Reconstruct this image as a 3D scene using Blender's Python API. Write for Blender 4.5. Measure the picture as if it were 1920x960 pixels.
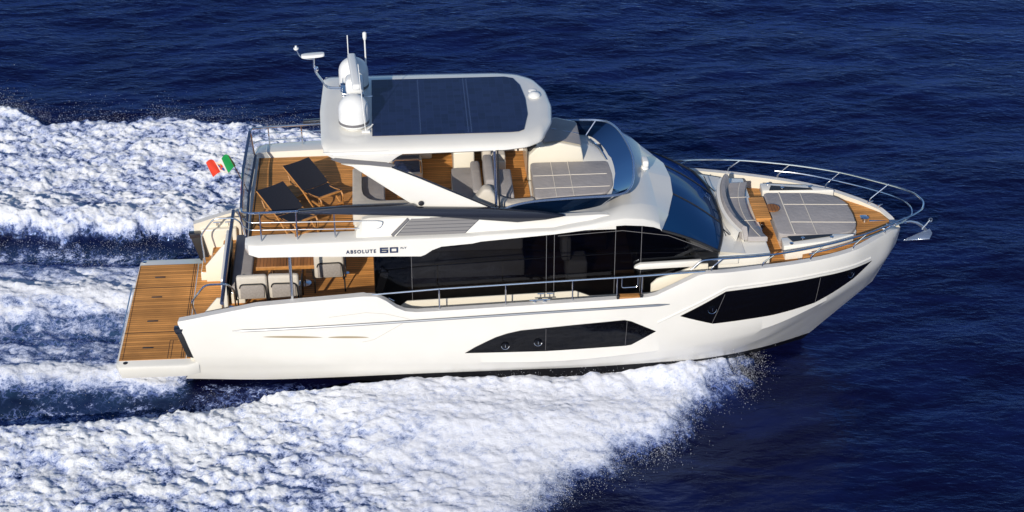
import bpy, bmesh, math, random
import numpy as np
from mathutils import Matrix, Vector
from mathutils.bvhtree import BVHTree
R_ = math.radians
random.seed(7); rng = np.random.default_rng(7)
for o in list(bpy.data.objects): bpy.data.objects.remove(o)
scene = bpy.context.scene
C = scene.collection

# ---------------------------------------------------------------- camera, sky, sun
TRIM, LIFT = 3.0, 0.2                       # planing yacht: bow up, stern low
T = Matrix.Translation((0, 0, LIFT)) @ Matrix.Rotation(R_(-TRIM), 4, 'Y')   # boat frame -> world
cam_d = bpy.data.cameras.new('camera'); cam = bpy.data.objects.new('camera', cam_d); C.objects.link(cam)
right = Vector((0.99757629, -0.06958119, 0)); down = Vector((-0.03480991, -0.49906507, -0.86586507)); fwd = Vector((0.06024792, 0.86376647, -0.50027760))
right = right.normalized(); fwd = (fwd - right * fwd.dot(right)).normalized(); down = fwd.cross(right)
M = Matrix((( right.x, -down.x, -fwd.x, 4.69204572), (right.y, -down.y, -fwd.y, -37.90732792), (right.z, -down.z, -fwd.z, 23.57459703), (0, 0, 0, 1)))
cam.matrix_world = T @ M
cam_d.sensor_width = 36; cam_d.lens = 3600 * 36 / 1920; cam_d.clip_start = .5; cam_d.clip_end = 6000
scene.camera = cam
SUN_EL, SUN_PHI = 24.0, 20.5                # elevation; azimuth measured from -Y towards -X
w = bpy.data.worlds.new('World'); scene.world = w; w.use_nodes = True
wn = w.node_tree; bg = wn.nodes['Background']
sky = wn.nodes.new('ShaderNodeTexSky'); sky.sky_type = 'NISHITA'; sky.sun_disc = False
sky.sun_elevation = R_(SUN_EL); sky.sun_rotation = R_(180 + SUN_PHI)
sky.air_density = 1.0; sky.dust_density = .3; sky.ozone_density = 5.0
wn.links.new(sky.outputs[0], bg.inputs[0]); bg.inputs[1].default_value = .10
sd = bpy.data.lights.new('sun', 'SUN'); sd.energy = 4.0; sd.angle = R_(.5); sd.color = (1, .92, .795)
so = bpy.data.objects.new('sun', sd); C.objects.link(so)
to_sun = Vector((-math.sin(R_(SUN_PHI)) * math.cos(R_(SUN_EL)), -math.cos(R_(SUN_PHI)) * math.cos(R_(SUN_EL)), math.sin(R_(SUN_EL))))
so.rotation_euler = to_sun.to_track_quat('Z', 'Y').to_euler(); so.location = to_sun * 60
scene.view_settings.view_transform = 'Standard'; scene.view_settings.look = 'None'
scene.view_settings.exposure = 0.0; scene.view_settings.gamma = 1; scene.view_settings.use_curve_mapping = False
scene.render.engine = 'CYCLES'
scene.render.resolution_x = 1024; scene.render.resolution_y = 512

# ---------------------------------------------------------------- materials
def mat(name, col, rough=.5, metal=0, coat=0, ior=1.5, noise=None, bump=None, spec=.5, trans=0):
    m = bpy.data.materials.new(name); m.use_nodes = True; nt = m.node_tree; b = nt.nodes['Principled BSDF']
    b.inputs['Base Color'].default_value = (*col, 1); b.inputs['Roughness'].default_value = rough
    b.inputs['Metallic'].default_value = metal; b.inputs['Coat Weight'].default_value = coat
    b.inputs['Coat Roughness'].default_value = .05
    b.inputs['IOR'].default_value = ior; b.inputs['Specular IOR Level'].default_value = spec
    tc = nt.nodes.new('ShaderNodeTexCoord')
    if noise:                                # (scale, amount): slight wear and tone variation
        n = nt.nodes.new('ShaderNodeTexNoise'); n.inputs['Scale'].default_value = noise[0]; n.inputs['Detail'].default_value = 4
        nt.links.new(tc.outputs['Object'], n.inputs['Vector'])
        r = nt.nodes.new('ShaderNodeMapRange'); r.inputs[1].default_value = .3; r.inputs[2].default_value = .7
        r.inputs[3].default_value = 1 - noise[1]; r.inputs[4].default_value = 1 + noise[1]
        nt.links.new(n.outputs[0], r.inputs[0])
        mx = nt.nodes.new('ShaderNodeVectorMath'); mx.operation = 'SCALE'; mx.inputs[0].default_value = col
        nt.links.new(r.outputs[0], mx.inputs['Scale']); nt.links.new(mx.outputs[0], b.inputs['Base Color'])
    if bump:                                 # (scale, strength, distance)
        n = nt.nodes.new('ShaderNodeTexNoise'); n.inputs['Scale'].default_value = bump[0]; n.inputs['Detail'].default_value = 3
        nt.links.new(tc.outputs['Object'], n.inputs['Vector'])
        bp = nt.nodes.new('ShaderNodeBump'); bp.inputs['Strength'].default_value = bump[1]; bp.inputs['Distance'].default_value = bump[2]
        nt.links.new(n.outputs[0], bp.inputs['Height']); nt.links.new(bp.outputs[0], b.inputs['Normal'])
    return m

def teak(name, axis=1, width=.088, base=(.66, .30, .085), origin=0):
    m = bpy.data.materials.new(name); m.use_nodes = True; nt = m.node_tree; N = nt.nodes; L = nt.links; b = N['Principled BSDF']
    b.inputs['Roughness'].default_value = .6; b.inputs['Specular IOR Level'].default_value = .2
    tc = N.new('ShaderNodeTexCoord'); sp = N.new('ShaderNodeSeparateXYZ'); L.new(tc.outputs['Object'], sp.inputs[0])
    d = N.new('ShaderNodeMath'); d.operation = 'DIVIDE'; L.new(sp.outputs[axis], d.inputs[0]); d.inputs[1].default_value = width
    fr = N.new('ShaderNodeMath'); fr.operation = 'FRACT'; L.new(d.outputs[0], fr.inputs[0])
    ca = N.new('ShaderNodeMath'); ca.operation = 'LESS_THAN'; L.new(fr.outputs[0], ca.inputs[0]); ca.inputs[1].default_value = .10
    fl = N.new('ShaderNodeMath'); fl.operation = 'FLOOR'; L.new(d.outputs[0], fl.inputs[0])
    wn_ = N.new('ShaderNodeTexWhiteNoise'); wn_.noise_dimensions = '1D'; L.new(fl.outputs[0], wn_.inputs['W'])
    mp = N.new('ShaderNodeMapping'); sc = [3, 3, 3]; sc[axis] = 40; mp.inputs['Scale'].default_value = sc
    L.new(tc.outputs['Object'], mp.inputs[0]); n = N.new('ShaderNodeTexNoise'); n.inputs['Scale'].default_value = 1.2; n.inputs['Detail'].default_value = 5
    L.new(mp.outputs[0], n.inputs[0])
    ad = N.new('ShaderNodeMath'); ad.operation = 'ADD'; L.new(wn_.outputs[0], ad.inputs[0]); L.new(n.outputs[0], ad.inputs[1])
    mr = N.new('ShaderNodeMapRange'); mr.inputs[1].default_value = .3; mr.inputs[2].default_value = 1.6; mr.inputs[3].default_value = .72; mr.inputs[4].default_value = 1.28
    L.new(ad.outputs[0], mr.inputs[0])
    wz = N.new('ShaderNodeTexNoise'); wz.inputs['Scale'].default_value = 1.3; wz.inputs['Detail'].default_value = 5; L.new(tc.outputs['Object'], wz.inputs[0])
    wr = N.new('ShaderNodeMapRange'); wr.inputs[1].default_value = .35; wr.inputs[2].default_value = .65; wr.inputs[3].default_value = .80; wr.inputs[4].default_value = 1.08; L.new(wz.outputs[0], wr.inputs[0])
    pm_ = N.new('ShaderNodeMath'); pm_.operation = 'MULTIPLY'; L.new(mr.outputs[0], pm_.inputs[0]); L.new(wr.outputs[0], pm_.inputs[1])
    v = N.new('ShaderNodeVectorMath'); v.operation = 'SCALE'; v.inputs[0].default_value = base; L.new(pm_.outputs[0], v.inputs['Scale'])
    mx = N.new('ShaderNodeMix'); mx.data_type = 'RGBA'; L.new(ca.outputs[0], mx.inputs[0]); L.new(v.outputs[0], mx.inputs[6]); mx.inputs[7].default_value = (.045, .028, .02, 1)
    L.new(mx.outputs[2], b.inputs['Base Color'])
    return m

WHITE = mat('white_gelcoat', (.80, .775, .715), .22, coat=.5, noise=(1.5, .02))
DECKW = mat('non_skid_white', (.70, .68, .65), .55, noise=(6, .04), bump=(260, .15, .002))
BOOT = mat('antifouling_black', (.004, .004, .006), .5, spec=.2)
GLASSB = mat('hull_glass_black', (.003, .003, .004), .04, spec=.5)
STEEL = mat('stainless_steel', (.75, .76, .78), .14, metal=1)
BLACK = mat('black_metal', (.02, .02, .022), .4)
SPEAR = mat('anthracite_paint', (.018, .021, .032), .25, coat=.5)
GREYP = mat('grey_panel', (.16, .155, .16), .45)
FAB = mat('grey_upholstery', (.375, .35, .345), .85, noise=(3, .07), bump=(11, .35, .03))
FABL = mat('pale_upholstery', (.60, .55, .48), .85, noise=(3, .06), bump=(11, .3, .03))
PIPING = mat('cream_piping', (.78, .72, .62), .7)
MESHF = mat('navy_mesh_fabric', (.012, .014, .024), .7, noise=(30, .15), bump=(300, .4, .002))
TEAK = teak('teak_deck'); TEAKX = teak('teak_boards', axis=0, width=.075, base=(.33, .14, .05))
TWOOD = mat('solid_teak', (.46, .21, .06), .45, noise=(14, .2))
RIB = mat('ribbed_textile', (.33, .30, .28), .8, noise=(25, .12))
CREAM = mat('cream_gelcoat', (.78, .73, .62), .3, coat=.3)
PLASTIC = mat('white_plastic', (.82, .82, .80), .3)
DARKW = mat('dark_interior_floor', (.05, .03, .02), .4)
RED = mat('flag_red', (.75, .05, .02), .7); GREEN = mat('flag_green', (.0, .28, .06), .7); FWHITE = mat('flag_white', (.72, .70, .64), .7)
FBLUE = mat('flag_blue', (.03, .08, .35), .7); FGOLD = mat('flag_gold', (.7, .4, .08), .6)
NAVYL = mat('navy_lettering', (.02, .035, .09), .3)
RUB = mat('black_rubber', (.012, .012, .012), .6)

def tinted(name, tint, refl=(1, 1, 1), body=(.0, .0, .0), bodyf=.5):
    m = bpy.data.materials.new(name); m.use_nodes = True; nt = m.node_tree; N = nt.nodes; L = nt.links
    out = N['Material Output']; b = N['Principled BSDF']; b.inputs['Base Color'].default_value = (*body, 1); b.inputs['Roughness'].default_value = .35
    b.inputs['Specular IOR Level'].default_value = .0
    tr = N.new('ShaderNodeBsdfTransparent'); tr.inputs[0].default_value = (*tint, 1)
    m1 = N.new('ShaderNodeMixShader'); m1.inputs[0].default_value = bodyf; L.new(tr.outputs[0], m1.inputs[1]); L.new(b.outputs[0], m1.inputs[2])
    gl = N.new('ShaderNodeBsdfGlossy'); gl.inputs['Roughness'].default_value = .015; gl.inputs[0].default_value = (*refl, 1)
    fr = N.new('ShaderNodeFresnel'); fr.inputs[0].default_value = 1.5
    m2 = N.new('ShaderNodeMixShader'); L.new(fr.outputs[0], m2.inputs[0]); L.new(m1.outputs[0], m2.inputs[1]); L.new(gl.outputs[0], m2.inputs[2])
    L.new(m2.outputs[0], out.inputs[0]); return m
SALON = tinted('salon_glass', (.22, .23, .26), refl=(.6, .65, .75), body=(.002, .002, .003), bodyf=.25)
WIND = tinted('blue_windshield_glass', (.05, .09, .16), refl=(.35, .5, .8), body=(.008, .044, .135), bodyf=.85)
FLYG = tinted('blue_smoked_glass', (.02, .06, .135), refl=(.2, .3, .45), body=(.003, .010, .028), bodyf=.35)
CLEAR = tinted('clear_glass', (.55, .6, .65), body=(.02, .03, .04), bodyf=.1)

def solar_mat():
    m = bpy.data.materials.new('solar_cells'); m.use_nodes = True; nt = m.node_tree; N = nt.nodes; L = nt.links; b = N['Principled BSDF']
    b.inputs['Roughness'].default_value = .35; b.inputs['Specular IOR Level'].default_value = .3
    tc = N.new('ShaderNodeTexCoord'); br = N.new('ShaderNodeTexBrick')
    br.offset = 0; br.squash = 1; br.inputs['Scale'].default_value = 1; br.inputs['Brick Width'].default_value = .16; br.inputs['Row Height'].default_value = .16
    br.inputs['Mortar Size'].default_value = .006; br.inputs['Color1'].default_value = (.008, .014, .055, 1); br.inputs['Color2'].default_value = (.014, .024, .085, 1); br.inputs['Mortar'].default_value = (.018, .03, .09, 1)
    L.new(tc.outputs['Object'], br.inputs[0]); L.new(br.outputs[0], b.inputs['Base Color']); return m
SOLAR = solar_mat()

# ---------------------------------------------------------------- helpers
class MB:
    def __init__(s): s.v = []; s.f = []
    def add(s, v, f):
        n = len(s.v); s.v += [tuple(p) for p in v]; s.f += [tuple(i + n for i in q) for q in f]; return s
    def box(s, a, b, bev=0, xf=None):
        a, b = [min(p, q) for p, q in zip(a, b)], [max(p, q) for p, q in zip(a, b)]
        bm = bmesh.new(); bmesh.ops.create_cube(bm, size=1)
        for v in bm.verts: v.co = Vector([a[i] + (v.co[i] + .5) * (b[i] - a[i]) for i in range(3)])
        if bev: bmesh.ops.bevel(bm, geom=bm.edges[:], offset=min(bev, .45 * min(b[i] - a[i] for i in range(3))), segments=3, profile=.5, affect='EDGES')
        return s.bm(bm, xf)
    def bm(s, bm, xf=None):
        if xf is not None: bm.transform(xf)
        bm.verts.index_update(); s.add([v.co[:] for v in bm.verts], [[v.index for v in f.verts] for f in bm.faces]); bm.free(); return s
    def prism(s, pts, d, bev=0, seg=2, xf=None):
        """pts: 3D polygon; d: extrusion vector"""
        bm = bmesh.new(); vs = [bm.verts.new(p) for p in pts]; f = bm.faces.new(vs)
        r = bmesh.ops.extrude_face_region(bm, geom=[f]); nv = [e for e in r['geom'] if isinstance(e, bmesh.types.BMVert)]
        bmesh.ops.translate(bm, verts=nv, vec=Vector(d)); bmesh.ops.recalc_face_normals(bm, faces=bm.faces[:])
        if bev: bmesh.ops.bevel(bm, geom=bm.edges[:], offset=bev, segments=seg, profile=.5, affect='EDGES', clamp_overlap=True)
        return s.bm(bm, xf)
    def tube(s, pts, r=.015, n=8, fillet=0, closed=False):
        P = [Vector(p) for p in pts]
        if fillet: P = fil(P, fillet)
        rs = r if isinstance(r, (list, tuple)) else [r] * len(P)
        rings = []; up = None
        for i, p in enumerate(P):
            t = (P[min(i + 1, len(P) - 1)] - P[max(i - 1, 0)]).normalized()
            if up is None:
                up = t.orthogonal().normalized()
            up = (up - t * up.dot(t)).normalized(); q = t.cross(up)
            rings.append([p + (up * math.cos(2 * math.pi * k / n) + q * math.sin(2 * math.pi * k / n)) * rs[i] for k in range(n)])
        return s.loft(rings, closed_ring=True, cap=True)
    def loft(s, rings, closed_ring=False, cap=False):
        n = len(rings[0]); v = [tuple(p) for r in rings for p in r]; f = []
        for i in range(len(rings) - 1):
            for k in range(n if closed_ring else n - 1):
                a = i * n + k; b = i * n + (k + 1) % n; f.append((a, b, b + n, a + n))
        if cap: f.append(tuple(range(n))[::-1]); f.append(tuple((len(rings) - 1) * n + k for k in range(n)))
        return s.add(v, f)
    def lathe(s, prof, c=(0, 0, 0), n=28, xf=None):
        rings = [[(c[0] + r * math.cos(2 * math.pi * k / n), c[1] + r * math.sin(2 * math.pi * k / n), c[2] + z) for k in range(n)] for r, z in prof]
        m = MB().loft(rings, True, True)
        if xf is not None: m.v = [tuple(xf @ Vector(p)) for p in m.v]
        return s.add(m.v, m.f)
    def mirror(s):
        m = MB(); m.add(s.v, s.f); m.add([(x, -y, z) for x, y, z in s.v], [q[::-1] for q in s.f]); return m
    def build(s, name, material, parent=None, angle=35):
        me = bpy.data.meshes.new(name); me.from_pydata(s.v, [], s.f); me.validate(); me.update()
        bm = bmesh.new(); bm.from_mesh(me); bmesh.ops.recalc_face_normals(bm, faces=bm.faces[:]); bm.to_mesh(me); bm.free()
        me.polygons.foreach_set('use_smooth', [True] * len(me.polygons)); me.set_sharp_from_angle(angle=R_(angle))
        me.materials.append(material); o = bpy.data.objects.new(name, me); C.objects.link(o)
        if parent: o.parent = parent
        return o
def fil(P, r):
    out = [P[0]]
    for i in range(1, len(P) - 1):
        a, b, c = P[i - 1], P[i], P[i + 1]; d1 = (a - b); d2 = (c - b); k = min(r, d1.length * .45, d2.length * .45)
        p = b + d1.normalized() * k; q = b + d2.normalized() * k
        for t in (0, .2, .4, .6, .8, 1): out.append(p * (1 - t) ** 2 + b * 2 * t * (1 - t) + q * t * t)
    out.append(P[-1]); return out
def pchip(xs, ys, x):
    xs = np.array(xs, float); ys = np.array(ys, float); h = np.diff(xs); d = np.diff(ys) / h; m = np.zeros_like(xs)
    for i in range(1, len(xs) - 1):
        if d[i - 1] * d[i] > 0:
            w1 = 2 * h[i] + h[i - 1]; w2 = h[i] + 2 * h[i - 1]; m[i] = (w1 + w2) / (w1 / d[i - 1] + w2 / d[i])
    m[0] = d[0]; m[-1] = d[-1]
    x = np.clip(x, xs[0], xs[-1]); i = np.clip(np.searchsorted(xs, x, 'right') - 1, 0, len(h) - 1); t = (x - xs[i]) / h[i]
    return (ys[i] * (2 * t ** 3 - 3 * t ** 2 + 1) + m[i] * h[i] * (t ** 3 - 2 * t ** 2 + t) + ys[i + 1] * (-2 * t ** 3 + 3 * t ** 2) + m[i + 1] * h[i] * (t ** 3 - t ** 2))
def thing(name, label, cat, group=None, loc=(0, 0, 0), rotz=0, boat=True):
    o = bpy.data.objects.new(name, None); C.objects.link(o); o.empty_display_size = .3
    m = Matrix.Translation(loc) @ Matrix.Rotation(rotz, 4, 'Z'); o.matrix_world = (T @ m) if boat else m
    o['label'] = label; o['category'] = cat
    if group: o['group'] = group
    return o
def superell(cx, cy, a, b, n=3, N=40): # rounded outline
    out = []
    for k in range(N):
        t = 2 * math.pi * k / N; c, s_ = math.cos(t), math.sin(t)
        out.append((cx + a * math.copysign(abs(c) ** (2 / n), c), cy + b * math.copysign(abs(s_) ** (2 / n), s_)))
    return out
def rpoly(pts, r): # round the corners of a 2D polygon
    out = []; n = len(pts)
    for i in range(n):
        a, b, c = Vector(pts[i - 1]), Vector(pts[i]), Vector(pts[(i + 1) % n]); k1 = min(r, (a - b).length * .45); k2 = min(r, (c - b).length * .45)
        p = b + (a - b).normalized() * k1; q = b + (c - b).normalized() * k2
        for t in (0, .25, .5, .75, 1): out.append(tuple(p * (1 - t) ** 2 + b * 2 * t * (1 - t) + q * t * t))
    return out

# ================================================================ THE YACHT (boat frame: x forward, y port, z up)
Y = thing('motor_yacht', 'large white motor yacht planing at speed with its wake behind', 'yacht')

# ---------------- hull
BX = [-.3, -.07, 1, 2, 4, 6, 10, 11.5, 12.64, 13.77, 14.83, 15.58, 15.97, 16.2, 16.3]
BY = [2.2, 2.25, 2.36, 2.42, 2.5, 2.53, 2.53, 2.5, 2.3, 2.0, 1.53, .92, .53, .24, 0]
def B(x): return float(np.interp(x, BX, BY))
SZ = ([-.07, .72, 1.65, 2.57, 3.95, 4.25, 4.45, 4.65, 4.85, 5.1, 7.62, 10.1, 10.3, 11.2, 11.4, 12.64, 13.79, 14.81, 15.58, 15.97, 16.2, 16.3],
      [1.57, 1.77, 1.98, 2.07, 2.19, 2.18, 2.06, 1.89, 1.79, 1.76, 1.84, 1.93, 1.97, 2.42, 2.46, 2.42, 2.37, 2.33, 2.31, 2.27, 2.14, 2.02])
def sheerz(x): return float(np.interp(x, *SZ))
NU = 261
U = np.linspace(0, 1, NU)
def line(xs, ys, zs, smooth=True):
    x = xs[0] + (xs[-1] - xs[0]) * U
    f = pchip if smooth else (lambda a, b, c: np.interp(c, a, b))
    return np.stack([x, f(xs, ys, x), f(xs, zs, x)], 1)
xs = -.07 + 16.37 * U
sheer = np.stack([xs, pchip(BX, BY, xs), np.interp(xs, *SZ)], 1)
sheerL = sheer.copy(); sheerL[:, 1] += np.where(sheer[:, 1] > .05, .012, 0); sheerL[:, 2] -= .05
mid = line([.05, 2, 4.5, 8, 11, 12.6, 14, 14.85, 15.6, 16.0, 16.29], [2.3, 2.46, 2.54, 2.57, 2.54, 2.33, 1.92, 1.5, .9, .5, 0], [1.2, 1.33, 1.42, 1.5, 1.75, 1.85, 1.93, 1.98, 1.98, 1.97, 1.9])
crease = line([.25, 3.24, 8, 10.2, 11.2, 12.75, 14.18, 15.34, 15.9, 16.24], [2.24, 2.42, 2.46, 2.44, 2.40, 2.16, 1.69, .98, .5, 0], [.46, .5, .32, .46, .58, .76, 1.10, 1.36, 1.5, 1.6])
lowm = line([.1, 3, 8, 10.4, 11.5, 12.9, 14.0, 14.9, 15.4, 15.78], [2.15, 2.28, 2.33, 2.29, 2.18, 1.78, 1.25, .7, .35, 0], [.22, .2, .12, .2, .25, .3, .45, .55, .6, .6])
boot = line([-.05, 2, 5.28, 8.24, 10.5, 11.3, 12.2, 12.95, 13.7, 14.4], [2.03, 2.12, 2.17, 2.17, 2.08, 1.97, 1.65, 1.22, .62, 0], [-.05, -.10, -.06, -.06, -.06, -.10, -.2, -.34, -.55, -.76])
chine = line([-.05, 2, 5, 8, 10.5, 11.5, 12.9, 14.3], [1.9, 2.0, 2.1, 2.1, 1.96, 1.7, .98, 0], [-.10, -.14, -.32, -.38, -.35, -.42, -.62, -.88])
keel = line([-.05, 8, 11.5, 13.3, 14.2], [.0, 0, 0, 0, 0], [-.6, -1.15, -1.3, -1.22, -.95])
def side(lines, s=-1): return [[(p[0], s * p[1], p[2]) for p in L_] for L_ in lines]
# densify with extra interpolated lines for smooth shading
def between(a, b, t, bulge=0): q = a * (1 - t) + b * t; q[:, 1] += bulge * np.minimum(1, a[:, 1] * 1.2); return q
Ls = [sheer, sheerL, between(sheerL, mid, .5, .006), mid, between(mid, crease, .33, .02), between(mid, crease, .66, .02), crease, between(crease, lowm, .5, -.01), lowm, between(lowm, boot, .5, .01), boot]
hm = MB().loft(side(Ls)).mirror()
hb = MB().loft(side([boot, chine, keel])).mirror()
# transom plate joining both sides
ring = [Ls[k][0] for k in range(3, len(Ls))] + [chine[0], keel[0]]
tr = [(p[0] + .02, -p[1] + .01, p[2]) for p in ring] + [(p[0] + .02, p[1] - .01, p[2]) for p in ring[::-1][1:]]
tr = [p for p in tr if p[2] < .5]
hull = hm.build('hull', WHITE, Y, 24); hull_bottom = hb.build('hull_bottom', BOOT, Y)
MB().add(tr, [tuple(range(len(tr)))]).build('transom', WHITE, Y)
bvh = BVHTree.FromPolygons(hm.v, hm.f)
def hy(x, z):
    h = bvh.ray_cast(Vector((x, -6, z)), Vector((0, 1, 0)))
    return h[0].y if h[0] and h[0].y < .3 else -B(x)

def hull_patch(name, poly, material, off=.012, step=.12, s=-1, parent=Y, skirt=.03):
    """a pane lying on the hull: polygon in (x,z), surface follows the hull side"""
    bm = bmesh.new(); vs = []
    pts = []
    for i in range(len(poly)):
        a, b = poly[i], poly[(i + 1) % len(poly)]; n = max(1, int(math.dist(a, b) / step))
        for k in range(n): t = k / n; pts.append((a[0] + (b[0] - a[0]) * t, a[1] + (b[1] - a[1]) * t))
    vs = [bm.verts.new((p[0], 0, p[1])) for p in pts]; bm.faces.new(vs)
    x0, x1 = min(p[0] for p in pts), max(p[0] for p in pts); z0, z1 = min(p[1] for p in pts), max(p[1] for p in pts)
    x = x0 + step
    while x < x1:
        bmesh.ops.bisect_plane(bm, geom=bm.verts[:] + bm.edges[:] + bm.faces[:], plane_co=(x, 0, 0), plane_no=(1, 0, 0)); x += step
    z = z0 + step
    while z < z1:
        bmesh.ops.bisect_plane(bm, geom=bm.verts[:] + bm.edges[:] + bm.faces[:], plane_co=(0, 0, z), plane_no=(0, 0, 1)); z += step
    for v in bm.verts: v.co.y = hy(v.co.x, v.co.z) - off
    be = [e for e in bm.edges if e.is_boundary]; r = bmesh.ops.extrude_edge_only(bm, edges=be)
    for v in [g for g in r['geom'] if isinstance(g, bmesh.types.BMVert)]: v.co.y += skirt
    if s > 0:
        for v in bm.verts: v.co.y *= -1
    m = MB().bm(bm); return m.build(name, material, parent, 30)
def curvez(p, n=6): return p
winA = [(6.13, .65), (6.34, .80), (6.58, .94), (6.8, 1.06), (7.04, 1.15), (7.35, 1.22), (8.5, 1.31), (9.62, 1.385), (9.78, 1.34), (10.33, 1.04), (9.80, .70), (9.68, .68), (7.91, .63)]
winB = [(10.85, 1.42), (11.84, 1.97), (12.95, 1.965), (14.07, 1.92), (15.42, 1.77), (14.95, 1.50), (14.45, 1.33), (13.99, 1.19), (13.0, 1.14), (11.77, 1.14), (11.60, 1.14)]
def frame_poly(P, g):
    c = Vector((sum(p[0] for p in P) / len(P), sum(p[1] for p in P) / len(P))); out = []
    n = len(P)
    for i in range(n):
        a, b, d = Vector(P[i - 1]), Vector(P[i]), Vector(P[(i + 1) % n])
        n1 = Vector((-(b - a).y, (b - a).x)).normalized(); n2 = Vector((-(d - b).y, (d - b).x)).normalized(); m = (n1 + n2)
        m = m / max(.35, m.length_squared / 2) / 1.0 * .5 * 1.0 if m.length > .01 else n1
        out.append(tuple(b + m * g * 1.0))
    return out
for s in (-1, 1):
    hull_patch('hull_window', winA, GLASSB, .014, s=s)
    hull_patch('bow_window', winB, GLASSB, .014, s=s)
# seams of the panes, portlights
sm = MB()
for (x, z0, z1, dx) in ((7.9, .66, 1.24, 0), (9.66, .70, 1.37, .02), (11.58, 1.17, 1.9, .24), (14.0, 1.22, 1.90, .05)):
    MB().tube([(x + dx * t, hy(x + dx * t, z0 + (z1 - z0) * t) - .017, z0 + (z1 - z0) * t) for t in (0, .33, .66, 1)], .004, 6).build('window_joint', GREYP, Y)
for (x, z, r) in ((7.01, .84, .085), (7.73, .90, .085), (11.55, 1.55, .10), (14.83, 1.73, .095)):
    y = hy(x, z) - .02; nrm = Vector((hy(x + .1, z) - hy(x - .1, z), -.2, 0)); nrm = Vector((nrm.x, -.2, 0)).normalized()
    q = nrm.to_track_quat('Z', 'Y').to_matrix().to_4x4(); q = Matrix.Translation((x, y, z)) @ q
    p = MB().lathe([(r * .86, 0), (r, 0), (r, .022), (r * .86, .026)], xf=q).build('portlight', GLASSB, Y)
    MB().tube([tuple(q @ Vector((r * math.cos(a), r * math.sin(a), .026))) for a in np.linspace(math.pi * 1.0, math.pi * 2.0, 16)], .008, 6).build('rim', STEEL, p)
    MB().box((-.006, -.03, .02), (.006, .045, .05), .003, xf=q).build('latch', STEEL, p)
# chrome rub rail
for s in (-1, 1):
    pts = []
    for x in np.linspace(1.1, 10.6, 40):
        z = 1.38 + (1.75 - 1.38) * (x - 1.1) / 9.5 + .03 * math.sin((x - 1.1) / 9.5 * math.pi)
        pts.append((x, s * -(hy(x, z) - .012), z))
    MB().tube(pts, [.008] + [.030] * 38 + [.008], 8).build('rub_rail', mat('brushed_steel', (.34, .35, .37), .3, metal=.9), Y)
# styling lines and vents pressed into the topsides
gl = MB()
def seam(pts, r=.007):
    P = []
    for i in range(len(pts) - 1):
        for k in range(8): t = k / 8; P.append((pts[i][0] * (1 - t) + pts[i + 1][0] * t, pts[i][1] * (1 - t) + pts[i + 1][1] * t))
    P.append(pts[-1]); gl.tube([(x, hy(x, z) - .001, z) for x, z in P], r, 6)
seam([(3.2, 1.70), (4.0, 1.80), (4.4, 1.76), (4.95, 1.60)], .005); seam([(4.78, 1.50), (4.15, 1.10), (3.9, 1.04)], .005)
gl.build('panel_seam', mat('seam_grey', (.52, .48, .42), .5), Y)
sl = MB()
for (a, b) in ((1.75, 3.05), (3.15, 4.05)):
    n = 18; top = []; bot = []
    for k in range(n + 1):
        t = k / n; x = a + (b - a) * t; z = 1.225 - .028 * (x - 1.75); h = .05 * math.sin(math.pi * min(1, t * 1.02)) ** .5
        top.append((x, hy(x, z + h) - .006, z + h * .7)); bot.append((x, hy(x, z) - .006, z - h * .3))
    sl.loft([top, bot])
sl.build('side_vent', mat('vent_recess', (.38, .31, .20), .5), Y)
# raised lip round the bow window
lp = MB(); P = [(x, z) for x, z in ((10.35, 1.27), (11.86, 2.06), (13.0, 2.05), (14.07, 2.01), (15.5, 1.86))]
lp.tube([(x, hy(x, z) + .022, z) for i in range(len(P) - 1) for k in range(10) for x, z in [(P[i][0] + (P[i + 1][0] - P[i][0]) * k / 10, P[i][1] + (P[i + 1][1] - P[i][1]) * k / 10)]], .04, 10)
lp.build('window_lip', WHITE, Y)

# ---------------- gunwale cap and inner bulwark
def gunwale():
    outer = sheer; cap = []; inn = []; low = []
    for i, (x, y, z) in enumerate(outer):
        t = outer[min(i + 1, NU - 1)] - outer[max(i - 1, 0)]; nx, ny = t[1], -t[0]; l = math.hypot(nx, ny); nx /= l; ny /= l
        wdt = .17 if x < 4 else .14
        wdt = min(wdt, y * .8)
        q = (x + nx * wdt, y + ny * wdt, z); cap.append((x, y, z)); inn.append((q[0], max(q[1], 0), z + .004))
        fl = 1.1 if x < 11 else 2.05 if x < 15.6 else 2.0
        low.append((q[0] + nx * .01, max(q[1] + ny * .01, 0), min(fl, z - .02)))
    cm = MB().loft(side([cap, inn])); im = MB().loft(side([inn, low]))
    cm.mirror().build('gunwale_cap', DECKW, Y); im.mirror().build('bulwark', CREAM, Y)
gunwale()

# ---------------- swim platform
pf = [(-1.50, -2.18), (-1.46, 0), (-1.40, 2.20), (-1.32, 2.31), (.05, 2.31), (.3, 2.22), (.3, -2.22), (.05, -2.33), (-1.42, -2.33)]
pm = MB(); top = [(x, y, .52) for x, y in pf]; midr = [(x * 1.01, y * 1.015, .44) for x, y in pf]; lo = [(x * .98, y * .975, .18) for x, y in pf]
bt = [(x * .85, y * .85, .08) for x, y in pf]
pm.loft([bt, lo, midr, [(x * 1.0, y * 1.008, .50) for x, y in pf], [(x * .993, y * .993, .52) for x, y in pf]], True, True); pm.build('swim_platform', WHITE, Y)
tk = [(-1.45, -2.10), (-1.42, 0), (-1.38, 2.04), (-.02, 2.04), (-.005, -2.10)]
MB().prism([(x, y, .523) for x, y in tk], (0, 0, .008)).build('platform_teak', TEAK, Y)
tk = [(.02, -2.10), (.01, 2.04), (.80, 2.04), (.80, -2.10)]
MB().prism([(x, y, .523) for x, y in tk], (0, 0, .008)).build('platform_teak', TEAK, Y)
sm = MB()
for yy in (-.98, .98): sm.box((-1.44, yy - .009, .531), (-.03, yy + .009, .535))
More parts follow.
